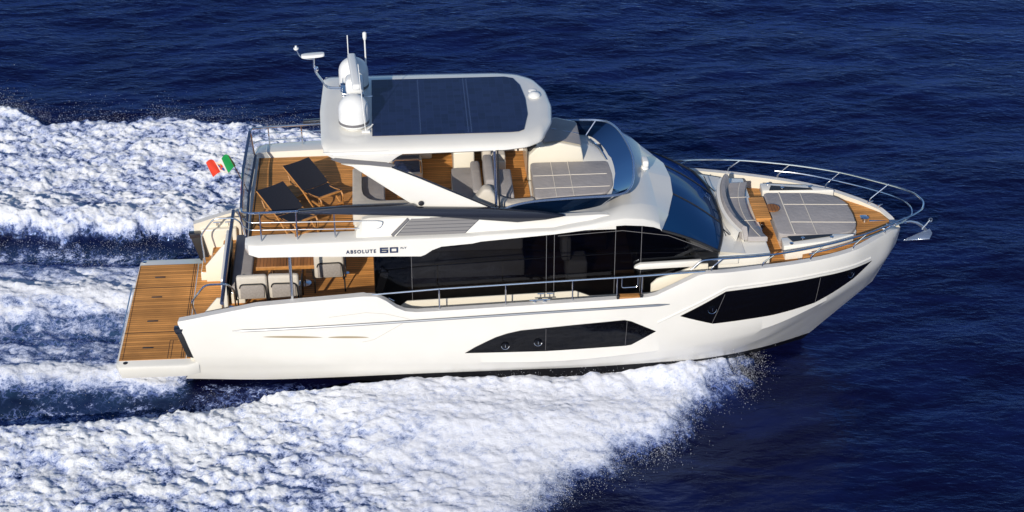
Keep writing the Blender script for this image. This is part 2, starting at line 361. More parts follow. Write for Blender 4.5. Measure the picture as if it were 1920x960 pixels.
for xx in (-.10, -.055): sm.box((xx - .006, -2.09, .531), (xx + .006, 2.03, .535))
sm.box((-1.375, -2.08, .531), (-1.365, 2.02, .534)); sm.box((-.40, -2.08, .531), (-.39, -1.35, .5345)); sm.box((-.33, -2.08, .531), (-.32, -1.35, .5345))
sm.box((-.40, -1.35, .531), (-.22, -1.34, .5345))
sm.build('deck_joint', RUB, Y)
for yy in (-1.62, -.5, .55, 1.45):
    MB().box((-.98, yy - .022, .531), (-.74, yy + .022, .542), .006).build('deck_handle', BLACK, Y)
for s in (-1, 1):
    MB().lathe([(.0, 0), (.05, 0), (.05, .012), (.03, .02), (0, .02)], (-1.3, s * 2.2, .52), 16).build('bollard_socket', BLACK if s < 0 else STEEL, Y)
MB().tube([(-1.535, -1.2, .42), (-1.51, 1.2, .42)], .018, 8).build('platform_trim', STEEL, Y)
# transom wings: stern tip lockers with dark lamp
for s in (-1, 1):
    yl = 2.14 if s < 0 else 1.95
    MB().prism([(-.13, s * yl, 1.30), (.14, s * yl, 1.33), (.30, s * yl, .60), (.06, s * yl, .66)], (0, s * .12, 0), .012).build('stern_lamp', BLACK, Y)
    MB().prism([(-.17, s * (yl - .02), 1.40), (.10, s * (yl - .02), 1.40), (.13, s * (yl - .02), 1.31), (-.13, s * (yl - .02), 1.27)], (0, s * .17, 0), .01).build('stern_lamp_glass', SPEAR, Y)

# ---------------- cockpit
MB().box((.82, -2.3, 1.02), (4.35, 2.3, 1.14), 0).build('cockpit_floor', DECKW, Y)
MB().box((.86, -2.28, 1.142), (4.30, 2.28, 1.152), 0).build('cockpit_teak', TEAK, Y)
MB().box((.80, -1.1, .53), (.93, 1.15, 1.92), .03).build('transom_wall', WHITE, Y)
# stair boxes and steps each side
for s in (-1, 1):
    MB().prism([(.25, s * 1.17, .53), (.80, s * 1.17, .53), (.80, s * 1.17, 1.5), (.70, s * 1.17, 1.5), (.25, s * 1.17, .95)], (0, s * .06, 0), .015).build('stair_side', CREAM, Y)
    for k, (xa, z) in enumerate(((.12, .74), (.36, .96), (.62, 1.14))):
        st = MB().box((xa, s * 1.24, .53), (xa + .27, s * 2.1, z), .01).build('step', CREAM, Y)
        MB().box((xa + .02, s * 1.27, z + .002), (xa + .25, s * 2.08, z + .012)).build('tread', TEAK, st)
    MB().box((.12, s * 2.02, .53), (.95, s * 2.2, 1.45), .03).build('bulwark_block', CREAM, Y)
    hr = MB().tube([(.24, s * 1.27, 1.0), (.17, s * 1.5, 1.60), (.50, s * 1.5, 2.03), (.97, s * 1.5, 2.03), (1.12, s * 1.5, 1.9), (1.14, s * 1.5, 1.16)], .021, 8, .12)
    hr.build('hand_rail', STEEL, Y)
    for k in (0, 1): # stern cleats
        c = MB().tube([(.5 + .28 * k, s * 2.08, 1.52), (.5 + .28 * k, s * 2.08, 1.60)], .012, 8); c.tube([(.42 + .28 * k, s * 2.08, 1.61), (.58 + .28 * k, s * 2.08, 1.61)], .015, 8)
        c.build('mooring_cleat', STEEL, Y)
BLUER = mat('rail_sky_reflection', (.02, .035, .10), .25, metal=.2, coat=.5)  # blue sky reflected in steel rails, put into the colour; hatch shares it
MB().tube([(.90, -2.12, 1.92), (.91, 0, 1.96), (.92, 2.05, 1.92)], .045, 10).build('transom_rail', BLUER, Y)
MB().box((.925, -1.1, 1.5), (.935, 1.15, 1.9)).build('transom_glass', FLYG, Y)
MB().tube([(1.08, -2.0, 1.16), (1.08, -2.0, 1.75)], .05, 10).build('capstan_post', STEEL, Y)
for (x, y) in ((2.43, -2.3), (2.43, 2.3)):
    MB().tube([(x, y * .985, 2.02), (x, y * .985, 3.12)], .036, 12).build('deck_post', STEEL, Y)
for (x, y) in ((3.0, .9), (3.5, -.95), (3.55, .3)):
    MB().lathe([(0, 0), (.06, 0), (.06, .006), (0, .008)], (x, y, 1.152), 16).build('deck_fitting', STEEL, Y)
# aft sofa in the cockpit
so_ = MB().box((.98, -.9, 1.15), (1.30, 1.5, 1.45), .03).build('cockpit_sofa', CREAM, Y)
MB().box((1.0, -.9, 1.45), (1.45, 1.5, 1.6), .05).build('seat_cushion', FAB, so_)

# ---------------- main deck house
MB().box((4.2, -2.42, 1.15), (11.3, 2.42, 1.25)).build('side_deck', DECKW, Y)
for s in (-1, 1):
    MB().prism([(4.35, s * 1.90, 1.25), (4.9, s * 1.90, 1.70), (8.6, s * 1.90, 1.80), (8.92, s * 1.90, 1.66), (10.3, s * 1.90, 1.69), (11.0, s * 1.90, 2.2), (11.6, s * 1.9, 2.3), (11.6, s * 1.90, 1.25)], (0, s * .05, 0)).build('house_side', CREAM, Y)
    g = MB().add([(4.20, s * 1.93, 1.2), (4.62, s * 1.93, 1.2), (11.75, s * 1.93, 1.5), (11.72, s * 1.93, 2.66), (11.2, s * 1.93, 2.86), (10.46, s * 1.93, 3.27), (10.0, s * 1.93, 3.45), (4.30, s * 1.93, 3.12), (4.20, s * 1.93, 2.9)], [tuple(range(9))])
    g.build('side_window', SALON, Y)
    for x, z0, z1 in ((5.02, 1.7, 3.2), (7.95, 1.75, 3.4), (8.12, 1.75, 3.4), (9.45, 1.7, 3.5), (10.02, 1.7, 3.42)):
        MB().tube([(x, s * 1.938, z0), (x, s * 1.938, z1)], .006, 6).build('window_joint', GREYP, Y)
    MB().tube([(8.2, s * 1.938, 3.2), (9.6, s * 1.938, 3.28), (10.6, s * 1.938, 3.12), (11.6, s * 1.938, 2.68)], .006, 6).build('window_joint', GREYP, Y)
    MB().tube([(4.3, s * 1.91, 2.50), (8.1, s * 1.91, 2.66), (9.6, s * 1.91, 2.70), (11.5, s * 1.91, 2.66)], .012, 6).build('rail_reflection_bar', GREYP, Y)  # added grey bar standing in for the side rail's reflection in the glass
    MB().prism([(9.86, s * 1.96, 2.39), (9.90, s * 1.96, 2.44), (10.0, s * 1.96, 2.49), (11.35, s * 1.96, 2.53), (11.2, s * 1.96, 2.38), (10.0, s * 1.96, 2.35)], (0, s * .10, 0), .015).build('side_styling_fin', WHITE, Y)
    MB().prism([(10.25, s * 1.97, 1.72), (10.25, s * 1.97, 1.95), (10.38, s * 1.97, 2.08), (10.9, s * 1.97, 2.25), (11.3, s * 1.97, 2.42), (11.5, s * 1.97, 2.42), (11.5, s * 1.97, 2.1)], (0, s * .06, 0), .012).build('step_fairing', CREAM, Y)
    MB().prism([(4.22, s * 1.95, 2.0), (4.36, s * 1.95, 1.9), (4.52, s * 1.95, 2.45), (4.38, s * 1.95, 2.6)], (0, s * .02, 0)).build('reflector_panel', GLASSB, Y)
# salon aft glass doors, floor, furniture seen through the glass
dr = MB().box((4.22, -1.9, 1.16), (4.26, 1.9, 3.1)).build('salon_door', SALON, Y)
MB().tube([(4.24, -1.86, 1.2), (4.24, -1.86, 3.05), (4.24, 1.86, 3.05), (4.24, 1.86, 1.2)], .03, 6).build('door_frame', BLACK, dr)
MB().box((4.28, -1.9, 1.26), (11.6, 1.9, 1.32)).build('salon_floor', mat('salon_oak', (.16, .09, .05), .35), Y)
s1 = MB().box((5.0, -.4, 1.32), (7.6, .3, 1.72), .05); s1.box((5.0, .1, 1.72), (7.6, .3, 2.1), .05); s1.build('salon_sofa', FABL, Y)
MB().box((8.2, .6, 1.32), (9.6, 1.6, 2.1), .05).build('salon_cabinet', DARKW, Y)
s1 = MB().box((8.5, -.75, 1.32), (9.0, -.2, 1.85), .08); s1.box((8.4, -.75, 1.85), (8.62, -.2, 2.45), .08); s1.build('pilot_seat', FABL, Y)
MB().box((10.1, -1.5, 1.32), (11.2, 1.2, 2.2), .08).build('dashboard', BLACK, Y)

# ---------------- windshield and dark surround
wt = [(10.44, -1.97, 3.27), (10.60, -1.64, 3.36), (10.79, -.95, 3.46), (10.88, -.2, 3.51), (10.88, .2, 3.51), (10.79, .95, 3.46), (10.60, 1.64, 3.36), (10.44, 1.97, 3.27)]
wb = [(11.73, -1.90, 2.66), (11.86, -1.45, 2.67), (11.96, -.95, 2.68), (12.01, -.2, 2.69), (12.01, .2, 2.69), (11.96, .95, 2.68), (11.86, 1.45, 2.67), (11.73, 1.90, 2.66)]
def rs(P, n=25):
    u = np.linspace(0, len(P) - 1, n); a = np.array(P); k = np.arange(len(P)); return [tuple(pchip(k, a[:, j], u)[i] for j in range(3)) for i in range(n)]
wt, wb = rs(wt), rs(wb); rings = []
for t in np.linspace(0, 1, 7):
    rings.append([(a[0] * (1 - t) + b[0] * t, a[1] * (1 - t) + b[1] * t, a[2] * (1 - t) + b[2] * t + .05 * math.sin(math.pi * t)) for a, b in zip(wt, wb)])
MB().loft(rings).build('windshield', WIND, Y)
m = MB()
for k in (8, 16): m.tube([r[k] for r in rings], .022, 6)
m.tube(wb, .035, 8); m.tube([r[0] for r in rings], .03, 8); m.tube([r[-1] for r in rings], .03, 8)
m.build('windshield_frame', BLACK, Y)
for (y0, y1) in ((-1.2, -.75), (-.2, .25), (.85, 1.3)):
    x0 = 12.06; wp = MB().tube([(x0 + .03, y0, 2.66), (x0 - .12, y0 + .05, 2.80)], .014, 6); wp.tube([(x0 - .10, y0 - .28, 2.80), (x0 - .16, y1, 2.84)], .010, 6)
    wp.build('wiper', BLACK, Y)

# ---------------- flybridge deck slab, roof and fascia
ST = [ # x, yF, zlow, ztop, yin, zin, zc
 (1.50, 2.20, 3.26, 3.42, 1.95, 3.42, 3.34), (1.58, 2.36, 3.22, 3.47, 1.96, 3.46, 3.34), (1.78, 2.43, 3.18, 3.49, 1.96, 3.48, 3.34), (2.75, 2.46, 3.18, 3.52, 1.96, 3.5, 3.34), (5.22, 2.47, 3.10, 3.55, 1.98, 3.53, 3.34),
 (5.32, 2.47, 3.14, 3.55, 1.98, 3.53, 3.34), (5.46, 2.47, 3.24, 3.55, 1.98, 3.53, 3.34), (5.66, 2.47, 3.32, 3.55, 1.98, 3.53, 3.34), (6.32, 2.47, 3.37, 3.56, 2.0, 3.55, 3.34), (6.50, 2.47, 3.41, 3.57, 2.0, 3.56, 3.34), (8.07, 2.46, 3.52, 3.61, 2.0, 3.60, 3.34),
 (8.9, 2.40, 3.58, 3.70, 1.98, 3.72, 3.55), (9.3, 2.34, 3.60, 3.76, 1.9, 3.80, 3.74), (9.6, 2.28, 3.58, 3.77, 1.85, 3.86, 3.86), (10.0, 2.17, 3.49, 3.68, 1.7, 3.80, 3.84), (10.25, 2.08, 3.40, 3.56, 1.6, 3.70, 3.76), (10.40, 2.02, 3.31, 3.44, 1.5, 3.60, 3.67)]
rings = []
def sect(st):
    x, yF, zl, zt, yi, zi, zc = st; zi2 = zi
    zu = min(zl, 3.24 if x < 9 else 3.5)
    half = [(x, 0, zu), (x, 1.86, zu), (x, 1.88, zl - .005), (x, yF - .05, zl - .005), (x, yF, zl + .02), (x, yF - .01, (zl + zt) / 2), (x, yF - .03, zt - .02), (x, yF - .07, zt), (x, yi, zi), (x, yi - .02, min(zi, zc + (zi - zc) * (0 if x < 8.2 else .85))), (x, yi * .5, zc - .0 + (0 if x < 8.2 else -(zc - zi) * .25)), (x, 0, zc)]
    return half
for st in ST: rings.append(sect(st))
def fly_slab():
    # bow end of the roof follows the windshield top: add a closing ring matching that curve
    m = MB(); R2 = [[(x, -y, z) for x, y, z in r] for r in rings]; n = len(R2[0])
    m.loft(R2); m.add(R2[0], [tuple(range(n))])
    # front lip
    last = R2[-1]; tgt = []
    for (x, y, z) in last:
        k = min(range(len(wt)), key=lambda i: abs(wt[i][1] - max(-1.96, y))); a = wt[k]; tgt.append((a[0] + .02, y if y > -1.96 else -1.99, a[2] + .012 if (z > 3.43) else a[2] - .02))
    m.loft([last, tgt]); return m.mirror()
fly_slab().build('flybridge_roof', WHITE, Y, 40)
MB().prism([(x, y, 3.352) for x, y in [(1.56, -1.9), (1.62, 1.9), (7.72, 1.94), (7.72, -1.94)]], (0, 0, .008)).build('flybridge_teak', TEAK, Y)
MB().tube([(1.60, -1.88, 3.365), (1.65, 1.88, 3.365)], .012, 6).build('deck_joint', RUB, Y)
# flybridge coaming wall with louvers
for s in (-1, 1):
    pts = [(3.86, 3.5), (3.9, 3.86), (4.1, 3.94), (6.9, 3.92), (7.6, 3.80), (9.2, 3.80), (9.5, 3.74), (9.5, 3.5)]
    lo_ = []; hi_ = []; n = 40
    for k in range(n + 1):
        x = 3.86 + (9.45 - 3.86) * k / n; zt = float(np.interp(x, [3.86, 3.9, 4.1, 5.2, 6.9, 7.6, 9.1, 9.45], [3.6, 3.83, 3.90, 3.93, 3.88, 3.76, 3.80, 3.76]))
        lo_.append((x, zt))
    cy = lambda x: float(np.interp(x, [8.0, 9.45], [2.30, 2.12])); cz = lambda x: float(np.interp(x, [7.4, 8.07, 8.9, 9.45], [3.53, 3.59, 3.68, 3.745]))
    m = MB(); m.loft([[(x, s * cy(x), cz(x)) for x, z in lo_], [(x, s * min(2.16, cy(x) - .03), max(z - .03, cz(x) + .005)) for x, z in lo_], [(x, s * 2.12, z) for x, z in lo_], [(x, s * 1.99, z) for x, z in lo_], [(x, s * 1.97, 3.34) for x, z in lo_]])
    m.add([(3.86, s * 2.30, 3.53), (3.86, s * 2.16, 3.57), (3.86, s * 1.97, 3.6), (3.86, s * 1.97, 3.34)], [(0, 1, 2, 3)])
    m.build('flybridge_coaming', WHITE, Y, 30)
    lv = MB()
    for k in range(5):
        t0, t1 = k / 5 + .02, (k + 1) / 5 - .02
        def pt(xa, xb, t, o): # panel leaning on the coaming
            y = 2.30 - .14 * t; z = 3.545 + .34 * t; x = xa + (xb - xa) * t; return (x, s * (y + o), z)
        a, b, c_, d = pt(4.72, 5.05, t0, .016), pt(6.15, 6.55, t0, .016), pt(6.15, 6.55, t1, .004), pt(4.72, 5.05, t1, .004)
        lv.add([a, b, c_, d], [(0, 1, 2, 3)])
    lo_p = MB().add([pt(4.70, 5.05, 0, .003), pt(6.17, 6.57, 0, .003), pt(6.17, 6.57, 1, .003), pt(4.70, 5.05, 1, .003)], [(0, 1, 2, 3)]).build('air_louver', SPEAR, Y)
    lv.build('slats', GREYP, lo_p)
    MB().tube([(4.62, s * 2.315, 3.56), (4.98, s * 2.18, 3.88)], .035, 8).build('louver_trim', GREYP, Y)
    # long dark spear
    sp = [(2.66, 4.10), (2.66, 4.17), (3.6, 4.22), (5.10, 4.22), (5.2, 4.14), (6.7, 4.07), (7.74, 3.95), (8.32, 3.83), (7.9, 3.76), (7.3, 3.72), (5.5, 3.93), (3.6, 4.05)]
    MB().prism([(x, s * 2.10, z) for x, z in sp], (0, s * .12, 0), .02).build('side_spear', SPEAR, Y)
    wg = [(3.60, 5.10), (4.2, 5.06), (4.67, 4.99), (5.28, 4.72), (6.0, 4.38), (6.74, 4.02), (5.23, 4.05), (4.6, 4.50), (3.84, 5.04)]
    w_ = MB().prism([(x, s * (2.09 - (z - 4.05) * .15), z) for x, z in wg], (0, -s * .09, 0), .018).build('roof_arch', WHITE, Y)
    MB().tube([(4.67, s * 1.95, 5.01), (5.28, s * 1.99, 4.74), (6.0, s * 2.05, 4.40), (6.74, s * 2.09, 4.05)], .02, 6).build('arch_trim', SPEAR, w_)
    bd = [(3.40, 5.22), (3.6, 5.13), (4.2, 5.06), (4.68, 4.98), (4.74, 5.04), (4.55, 5.10), (4.0, 5.17), (3.5, 5.24)]
    MB().prism([(x, s * 1.88, z) for x, z in bd], (0, s * .05, 0)).build('arch_band', GREYP, Y)
    MB().tube([(6.86, s * 2.04, 3.94), (6.83, s * 1.92, 5.3)], .03, 10).build('roof_post', STEEL, Y)
    MB().tube([(6.93, s * 2.0, 3.94), (6.90, s * 1.9, 5.3)], .018, 8).build('roof_post', BLACK, Y)
    MB().lathe([(0, 0), (.055, 0), (.06, .02), (.03, .03), (0, .03)], xf=Matrix.Translation((5.26, s * 2.085, 4.20)) @ Matrix.Rotation(R_(90 * (1 if s < 0 else -1)), 4, 'X')).build('navigation_lamp', BLACK, Y)
# flybridge windscreen: rail and tinted glass
rl = [(6.95, -2.09, 3.93), (7.17, -2.06, 4.04), (7.76, -1.98, 4.10), (8.6, -1.90, 4.10), (9.30, -1.86, 4.10), (9.62, -1.76, 4.10), (9.82, -1.45, 4.10), (9.96, -.8, 4.10), (10.02, 0, 4.10)]
bs = [(6.95, -2.08, 3.90), (7.17, -2.06, 3.86), (7.76, -2.02, 3.78), (8.6, -1.86, 3.77), (9.1, -1.72, 3.79), (9.28, -1.58, 3.80), (9.42, -1.25, 3.82), (9.54, -.7, 3.84), (9.60, 0, 3.85)]
full = lambda P: P + [(x, -y, z) for x, y, z in P[::-1][1:]]
rlf, bsf = rs(full(rl), 61), rs(full(bs), 61)
MB().loft([bsf, [tuple((a + b) / 2 for a, b in zip(p, q)) for p, q in zip(bsf, rlf)], rlf]).build('flybridge_windscreen', FLYG, Y)
MB().tube(rlf, .026, 10).build('windscreen_rail', mat('blue_grey_rail', (.35, .45, .62), .2, metal=.8), Y)
m = MB()
for k in (16, 44, 49): m.tube([bsf[k], rlf[k]], .018, 6)
m.build('windscreen_stay', STEEL, Y)

MB().loft([[(9.50, -1.35, 3.80), (9.57, -.6, 3.83), (9.60, 0, 3.84), (9.57, .6, 3.83), (9.46, 1.2, 3.81)], [(9.40, -1.33, 3.80), (9.46, -.6, 3.80), (9.48, 0, 3.80), (9.46, .6, 3.80), (9.36, 1.2, 3.80)]]).build('windscreen_ledge', SPEAR, Y)
# flybridge furniture (built in)
pad = [(7.74, -1.40), (9.30, -1.24), (9.50, -.9), (9.54, -.35), (9.50, .28), (7.76, .30)]
MB().prism([(x, y, 3.36) for x, y in pad], (0, 0, .36), .03).build('sunpad_base', WHITE, Y)
sp_ = MB().prism([(x, y, 3.73) for x, y in rpoly(pad, .12)], (0, 0, .12), .035, 3).build('sunpad', FAB, Y)
m = MB()
for x0 in (8.22, 8.60): m.tube([(x0, -1.33, 3.852), (x0, .27, 3.852)], .008, 6)
for y0 in (-.95, -.36): m.tube([(7.78, y0, 3.852), (9.42, y0 + .01, 3.852)], .008, 6)
m.build('piping', PIPING, sp_)
MB().prism([(8.95, .32, 3.72), (9.48, .32, 3.72), (9.38, .95, 3.72), (9.15, 1.45, 3.72), (8.95, 1.6, 3.72)], (0, 0, .1), .02).build('console_shelf', WHITE, Y)
MB().tube([(9.50, .34, 3.83), (9.40, .97, 3.83), (9.2, 1.42, 3.83)], .02, 8, .1).build('console_trim', STEEL, Y)
cn = MB(); cr = []
A_ = [(7.70, 3.36), (7.74, 3.98), (7.95, 4.20), (8.45, 4.28), (8.92, 4.16), (8.96, 3.95), (9.0, 3.5), (8.9, 3.36)]
cn.prism([(x, .36, z) for x, z in A_], (0, 1.35, 0), .035, 3); con = cn.build('helm_console', CREAM, Y)
t = MB().prism([(8.08, .42, 4.265), (8.45, .42, 4.302), (8.90, .42, 4.19), (8.90, 1.58, 4.19), (8.45, 1.58, 4.302), (8.08, 1.58, 4.265)][0:3] + [], (0, 1.15, 0)) if False else MB()
t.loft([[(8.06, y, 4.25), (8.10, y, 4.285), (8.45, y, 4.315), (8.88, y, 4.205), (8.93, y, 4.17)] for y in (.42, .45, 1.0, 1.55, 1.58)]); t.build('console_pad', FAB, con)
MB().tube([(8.30, 1.03, 4.325), (8.92, .95, 4.21)], .012, 6).build('trim', STEEL, con)
MB().box((7.72, .5, 4.02), (7.93, 1.6, 4.17), .01, xf=None).build('instrument_panel', BLACK, con)
sw = MB().tube([(7.55 + .03 * math.cos(a), 1.0 + .17 * math.cos(a), 3.98 + .17 * math.sin(a)) for a in np.linspace(0, 2 * math.pi, 25)], .014, 6); sw.tube([(7.56, 1.0, 3.98), (7.72, 1.0, 3.95)], .02, 8); sw.build('steering_wheel', BLACK, con)
def flyseat(x0, x1, y0, y1, back, name='helm_seat', mt=FAB, h=.78):
    """seat base with cushion; back: which side carries the backrest"""
    b = MB().box((x0, y0, 3.36), (x1, y1, 3.68), .03).build(name, CREAM, Y)
    MB().box((x0 + .01, y0 + .01, 3.68), (x1 - .01, y1 - .01, 3.82), .045).build('cushion', mt, b)
    q = {'aft': ((x0 - .04, y0, 3.6), (x0 + .17, y1, 3.36 + h)), 'fwd': ((x1 - .17, y0, 3.6), (x1 + .04, y1, 3.36 + h)), 'stbd': ((x0, y0 - .02, 3.6), (x1, y0 + .17, 3.36 + h)), 'port': ((x0, y1 - .17, 3.6), (x1, y1 + .02, 3.36 + h))}[back]
    MB().box(*q, .06).build('backrest', mt, b); return b
# side companion seats: forward facing double seat with swept side panel
flyseat(6.72, 7.32, -1.15, .12, 'aft', 'companion_seat', FAB, .84)
flyseat(5.98, 6.58, -1.2, .25, 'fwd', 'dinette_seat', FAB, .62)
pn = [(5.9, 3.36), (5.9, 3.62), (6.3, 3.80), (6.5, 4.05), (6.62, 4.22), (6.78, 4.2), (6.92, 3.95), (7.2, 3.84), (7.74, 3.86), (7.76, 3.36)]
MB().prism([(x, -1.62, z) for x, z in pn], (0, .30, 0), .06, 3).build('seat_side', FABL, Y)
flyseat(6.75, 7.25, .75, 1.55, 'aft', 'helm_seat', FABL, .95)
# white settee block and far side sofa
MB().box((6.05, .42, 3.36), (6.52, 1.9, 4.10), .04).build('wet_bar', CREAM, Y)
MB().box((4.3, 1.58, 3.36), (5.6, 1.92, 3.95), .04).build('locker', CREAM, Y)
MB().box((4.62, .62, 3.36), (5.36, 1.55, 3.50), .03).build('hatch_surround', CREAM, Y)
hatch = MB().box((4.68, .70, 3.49), (5.30, 1.5, 3.52), .01).build('stair_hatch', FLYG if False else BLUER, Y)
MB().tube([(4.7, .64, 3.5), (4.7, .64, 3.85), (5.32, .64, 3.85), (5.32, .64, 3.5)], .018, 8, .08).build('hatch_rail', STEEL, Y)
# aft sofa on the flybridge near side
sf = MB().prism([(x, y, 3.36) for x, y in rpoly([(3.82, .05), (3.82, -1.9), (5.9, -1.9), (5.9, -1.15), (4.5, -1.15), (4.5, .05)], .12)], (0, 0, .3), .02).build('flybridge_sofa', CREAM, Y)
MB().prism([(x, y, 3.66) for x, y in rpoly([(3.98, .03), (3.98, -1.75), (5.88, -1.75), (5.88, -1.12), (4.48, -1.12), (4.48, .03)], .08)], (0, 0, .12), .04, 3).build('seat_cushion', FAB, sf)
MB().prism([(x, y, 3.62) for x, y in rpoly([(3.80, .05), (3.80, -1.93), (5.9, -1.93), (5.9, -1.50), (4.35, -1.50), (4.16, -1.42), (4.03, -1.2), (4.0, -.9), (4.0, .05)], .07)], (0, 0, .36), .04, 3).build('backrest', FABL, sf)

# flybridge rails
for s in (-1, 1):
    zt = 4.08 if s < 0 else 4.06
    end = 2.70 if s < 0 else 3.85
    endL = 4.45 if s < 0 else 3.9
    MB().tube([(1.40, 0, 4.07), (1.45, s * 1.86, zt)], .034, 10).build('fly_rail', BLUER, Y)
    MB().tube([(1.45, s * 1.85, zt), (1.47, s * 2.02, zt), (1.68, s * 2.07, zt), (end, s * 2.13, zt + .05)], .026, 10, .14).build('fly_rail', STEEL, Y)
    for z in (3.70, 3.88):
        MB().tube([(1.48, s * 1.92, z), (1.60, s * 2.12, z), (endL - .12, s * 2.22, z)], .011, 8, .12).build('fly_rail_wire', STEEL, Y)
    MB().tube([(endL - .14, s * 2.22, 3.88), (endL, s * 2.22, 3.86), (endL - .06, s * 2.22, 3.71), (endL - .16, s * 2.22, 3.70)], .011, 8, .06).build('fly_rail_wire', STEEL, Y)
    for x in (1.86, 2.62, 3.42): MB().tube([(x, s * 2.24, 3.49), (x - .01, s * 2.14, zt + .03)], .015, 8).build('stanchion', STEEL, Y)
MB().tube([(1.50, -1.9, 3.45), (1.40, -1.9, 4.05)], .02, 8).build('stanchion', STEEL, Y)
MB().tube([(1.52, 1.9, 3.45), (1.46, 1.9, 4.05)], .02, 8).build('stanchion', STEEL, Y)
MB().loft([[(1.50, -1.88, 3.44), (1.46, 0, 3.44), (1.52, 1.88, 3.44)], [(1.43, -1.88, 4.0), (1.38, 0, 4.0), (1.45, 1.88, 4.0)]]).build('aft_glass', CLEAR, Y)
MB().tube([(1.52, -1.9, 3.43), (1.48, 0, 3.43), (1.54, 1.9, 3.43)], .03, 8).build('aft_glass_channel', mat('blue_rail', (.03, .045, .10), .3, metal=.3), Y)

# ---------------- hardtop
def ht(w0, front, aft, cr):
    return [(aft + .02, -w0 + .12), (aft + .12, -w0), (5.5, -w0 + .0), (7.1, -w0 + .04), (7.55, -w0 + .14), (7.88, -w0 + .42), (front - .06, -.75), (front, 0), (front - .06, .75), (7.88, w0 - .42), (7.55, w0 - .14), (7.1, w0 - .04), (5.5, w0), (aft + .12, w0), (aft + .02, w0 - .12), (aft - .04, 0)]
def ring_at(z, w0, front, aft, zdrop=0):
    P = rpoly(ht(w0, front, aft, 0), .12)
    return [(x, y, z - (max(0, (4.6 - x)) * zdrop)) for x, y in P]
hrings = [ring_at(5.24, 1.72, 7.95, 3.6), ring_at(5.25, 1.86, 8.10, 3.45), ring_at(5.29, 1.91, 8.19, 3.30), ring_at(5.34, 1.90, 8.21, 3.22), ring_at(5.41, 1.80, 8.18, 3.19), ring_at(5.45, 1.64, 8.10, 3.22), ring_at(5.47, 1.50, 7.9, 3.35)]
MB().loft(hrings, True, True).build('hardtop', WHITE, Y, 50)
# lower aft quarters of the hardtop
for s in (-1, 1):
    q = [(3.24, 5.36), (3.32, 5.30), (3.5, 5.19), (4.0, 5.12), (4.56, 5.04), (4.80, 5.22), (4.95, 5.30), (4.6, 5.36)]
    MB().prism([(x, s * 1.84, z) for x, z in q], (0, s * .055, 0), .01).build('hardtop_quarter', WHITE, Y)
    MB().box((4.5, s * 1.885, 5.225), (4.78, s * 1.90, 5.245)).build('quarter_recess', DECKW, Y)
spn = [(4.28, -1.42), (4.28, 1.38), (7.25, 1.36), (7.44, 1.27), (7.57, .9), (7.64, .2), (7.63, -.6), (7.50, -1.32), (7.38, -1.41), (7.2, -1.43)]
MB().prism([(x, y, 5.482) for x, y in spn], (0, 0, .014)).build('solar_panel', SOLAR, Y)
m = MB()
for x in (5.30, 6.31, 6.38):
    n = 42
    for k in range(n):
        y = -1.38 + 2.72 * k / n; m.box((x - .007 + .01 * (k % 2), y, 5.4965), (x + .007 + .01 * (k % 2), y + .035, 5.4995))
m.build('panel_lacing', mat('lacing', (.08, .13, .26), .5), Y)
for (a, b) in ((3.3, 3.95),): MB().lathe([(0, 0), (.09, 0), (.09, .02), (.05, .04), (0, .045)], (7.83, .62, 5.465), 16).build('roof_light', PLASTIC, Y)
MB().lathe([(0, 0), (.13, 0), (.14, .05), (.09, .10), (0, .12)], (7.85, .35, 5.45), 20).build('horn_cover', PLASTIC, Y)
# domes
def dome(x, y, z, r, h, nm='satellite_dome'):
    prof = [(0, 0), (r * .85, 0), (r * .98, .05), (r, .12)]
    for a in np.linspace(0, 90, 12): prof.append((r * math.cos(R_(a)), .12 + (h - r * .95 - .12) + r * .95 * math.sin(R_(a))))
    d = MB().lathe(prof, (x, y, z), 40).build(nm, PLASTIC, Y, 60)
    MB().lathe([(r * .99, 0), (r * 1.012, .0), (r * 1.012, .06), (r * .99, .06)], (x, y, z + .08), 40).build('dome_band', GREYP, d)
    MB().lathe([(0, 0), (r * .7, 0), (r * .75, .06), (0, .06)], (x, y, z - .055), 24).build('dome_foot', PLASTIC, d)
dome(3.90, -.88, 5.50, .325, .70); dome(3.90, .72, 5.60, .325, .74)
# open array radar on its bracket between the domes
rd = MB().box((3.66, -.42, 5.92), (4.12, .42, 6.02), .02)
rd.build('radar_bracket', STEEL, Y)
rb = MB().box((3.74, -.50, 6.0), (4.12, -.10, 6.36), .09).build('radar_pedestal', PLASTIC, Y)
xf = Matrix.Translation((3.93, -.19, 6.43)) @ Matrix.Rotation(R_(94), 4, 'Z')
MB().box((-.84, -.09, -.07), (.84, .09, .07), .05, xf=xf).build('radar_antenna', PLASTIC, Y)
MB().box((3.62, .0, 5.86), (3.84, .14, 6.02), .01).build('junction_box', mat('navy_box', (.02, .06, .16), .3), Y)
m = MB()
for (x, y) in ((3.68, .1), (4.08, .1), (3.68, .42), (4.08, .42)): m.tube([(x, y, 5.48), (x, y, 5.94)], .018, 8)
m.tube([(3.68, .1, 5.70), (4.3, .1, 5.70)], .016, 8); m.build('radar_legs', STEEL, Y)
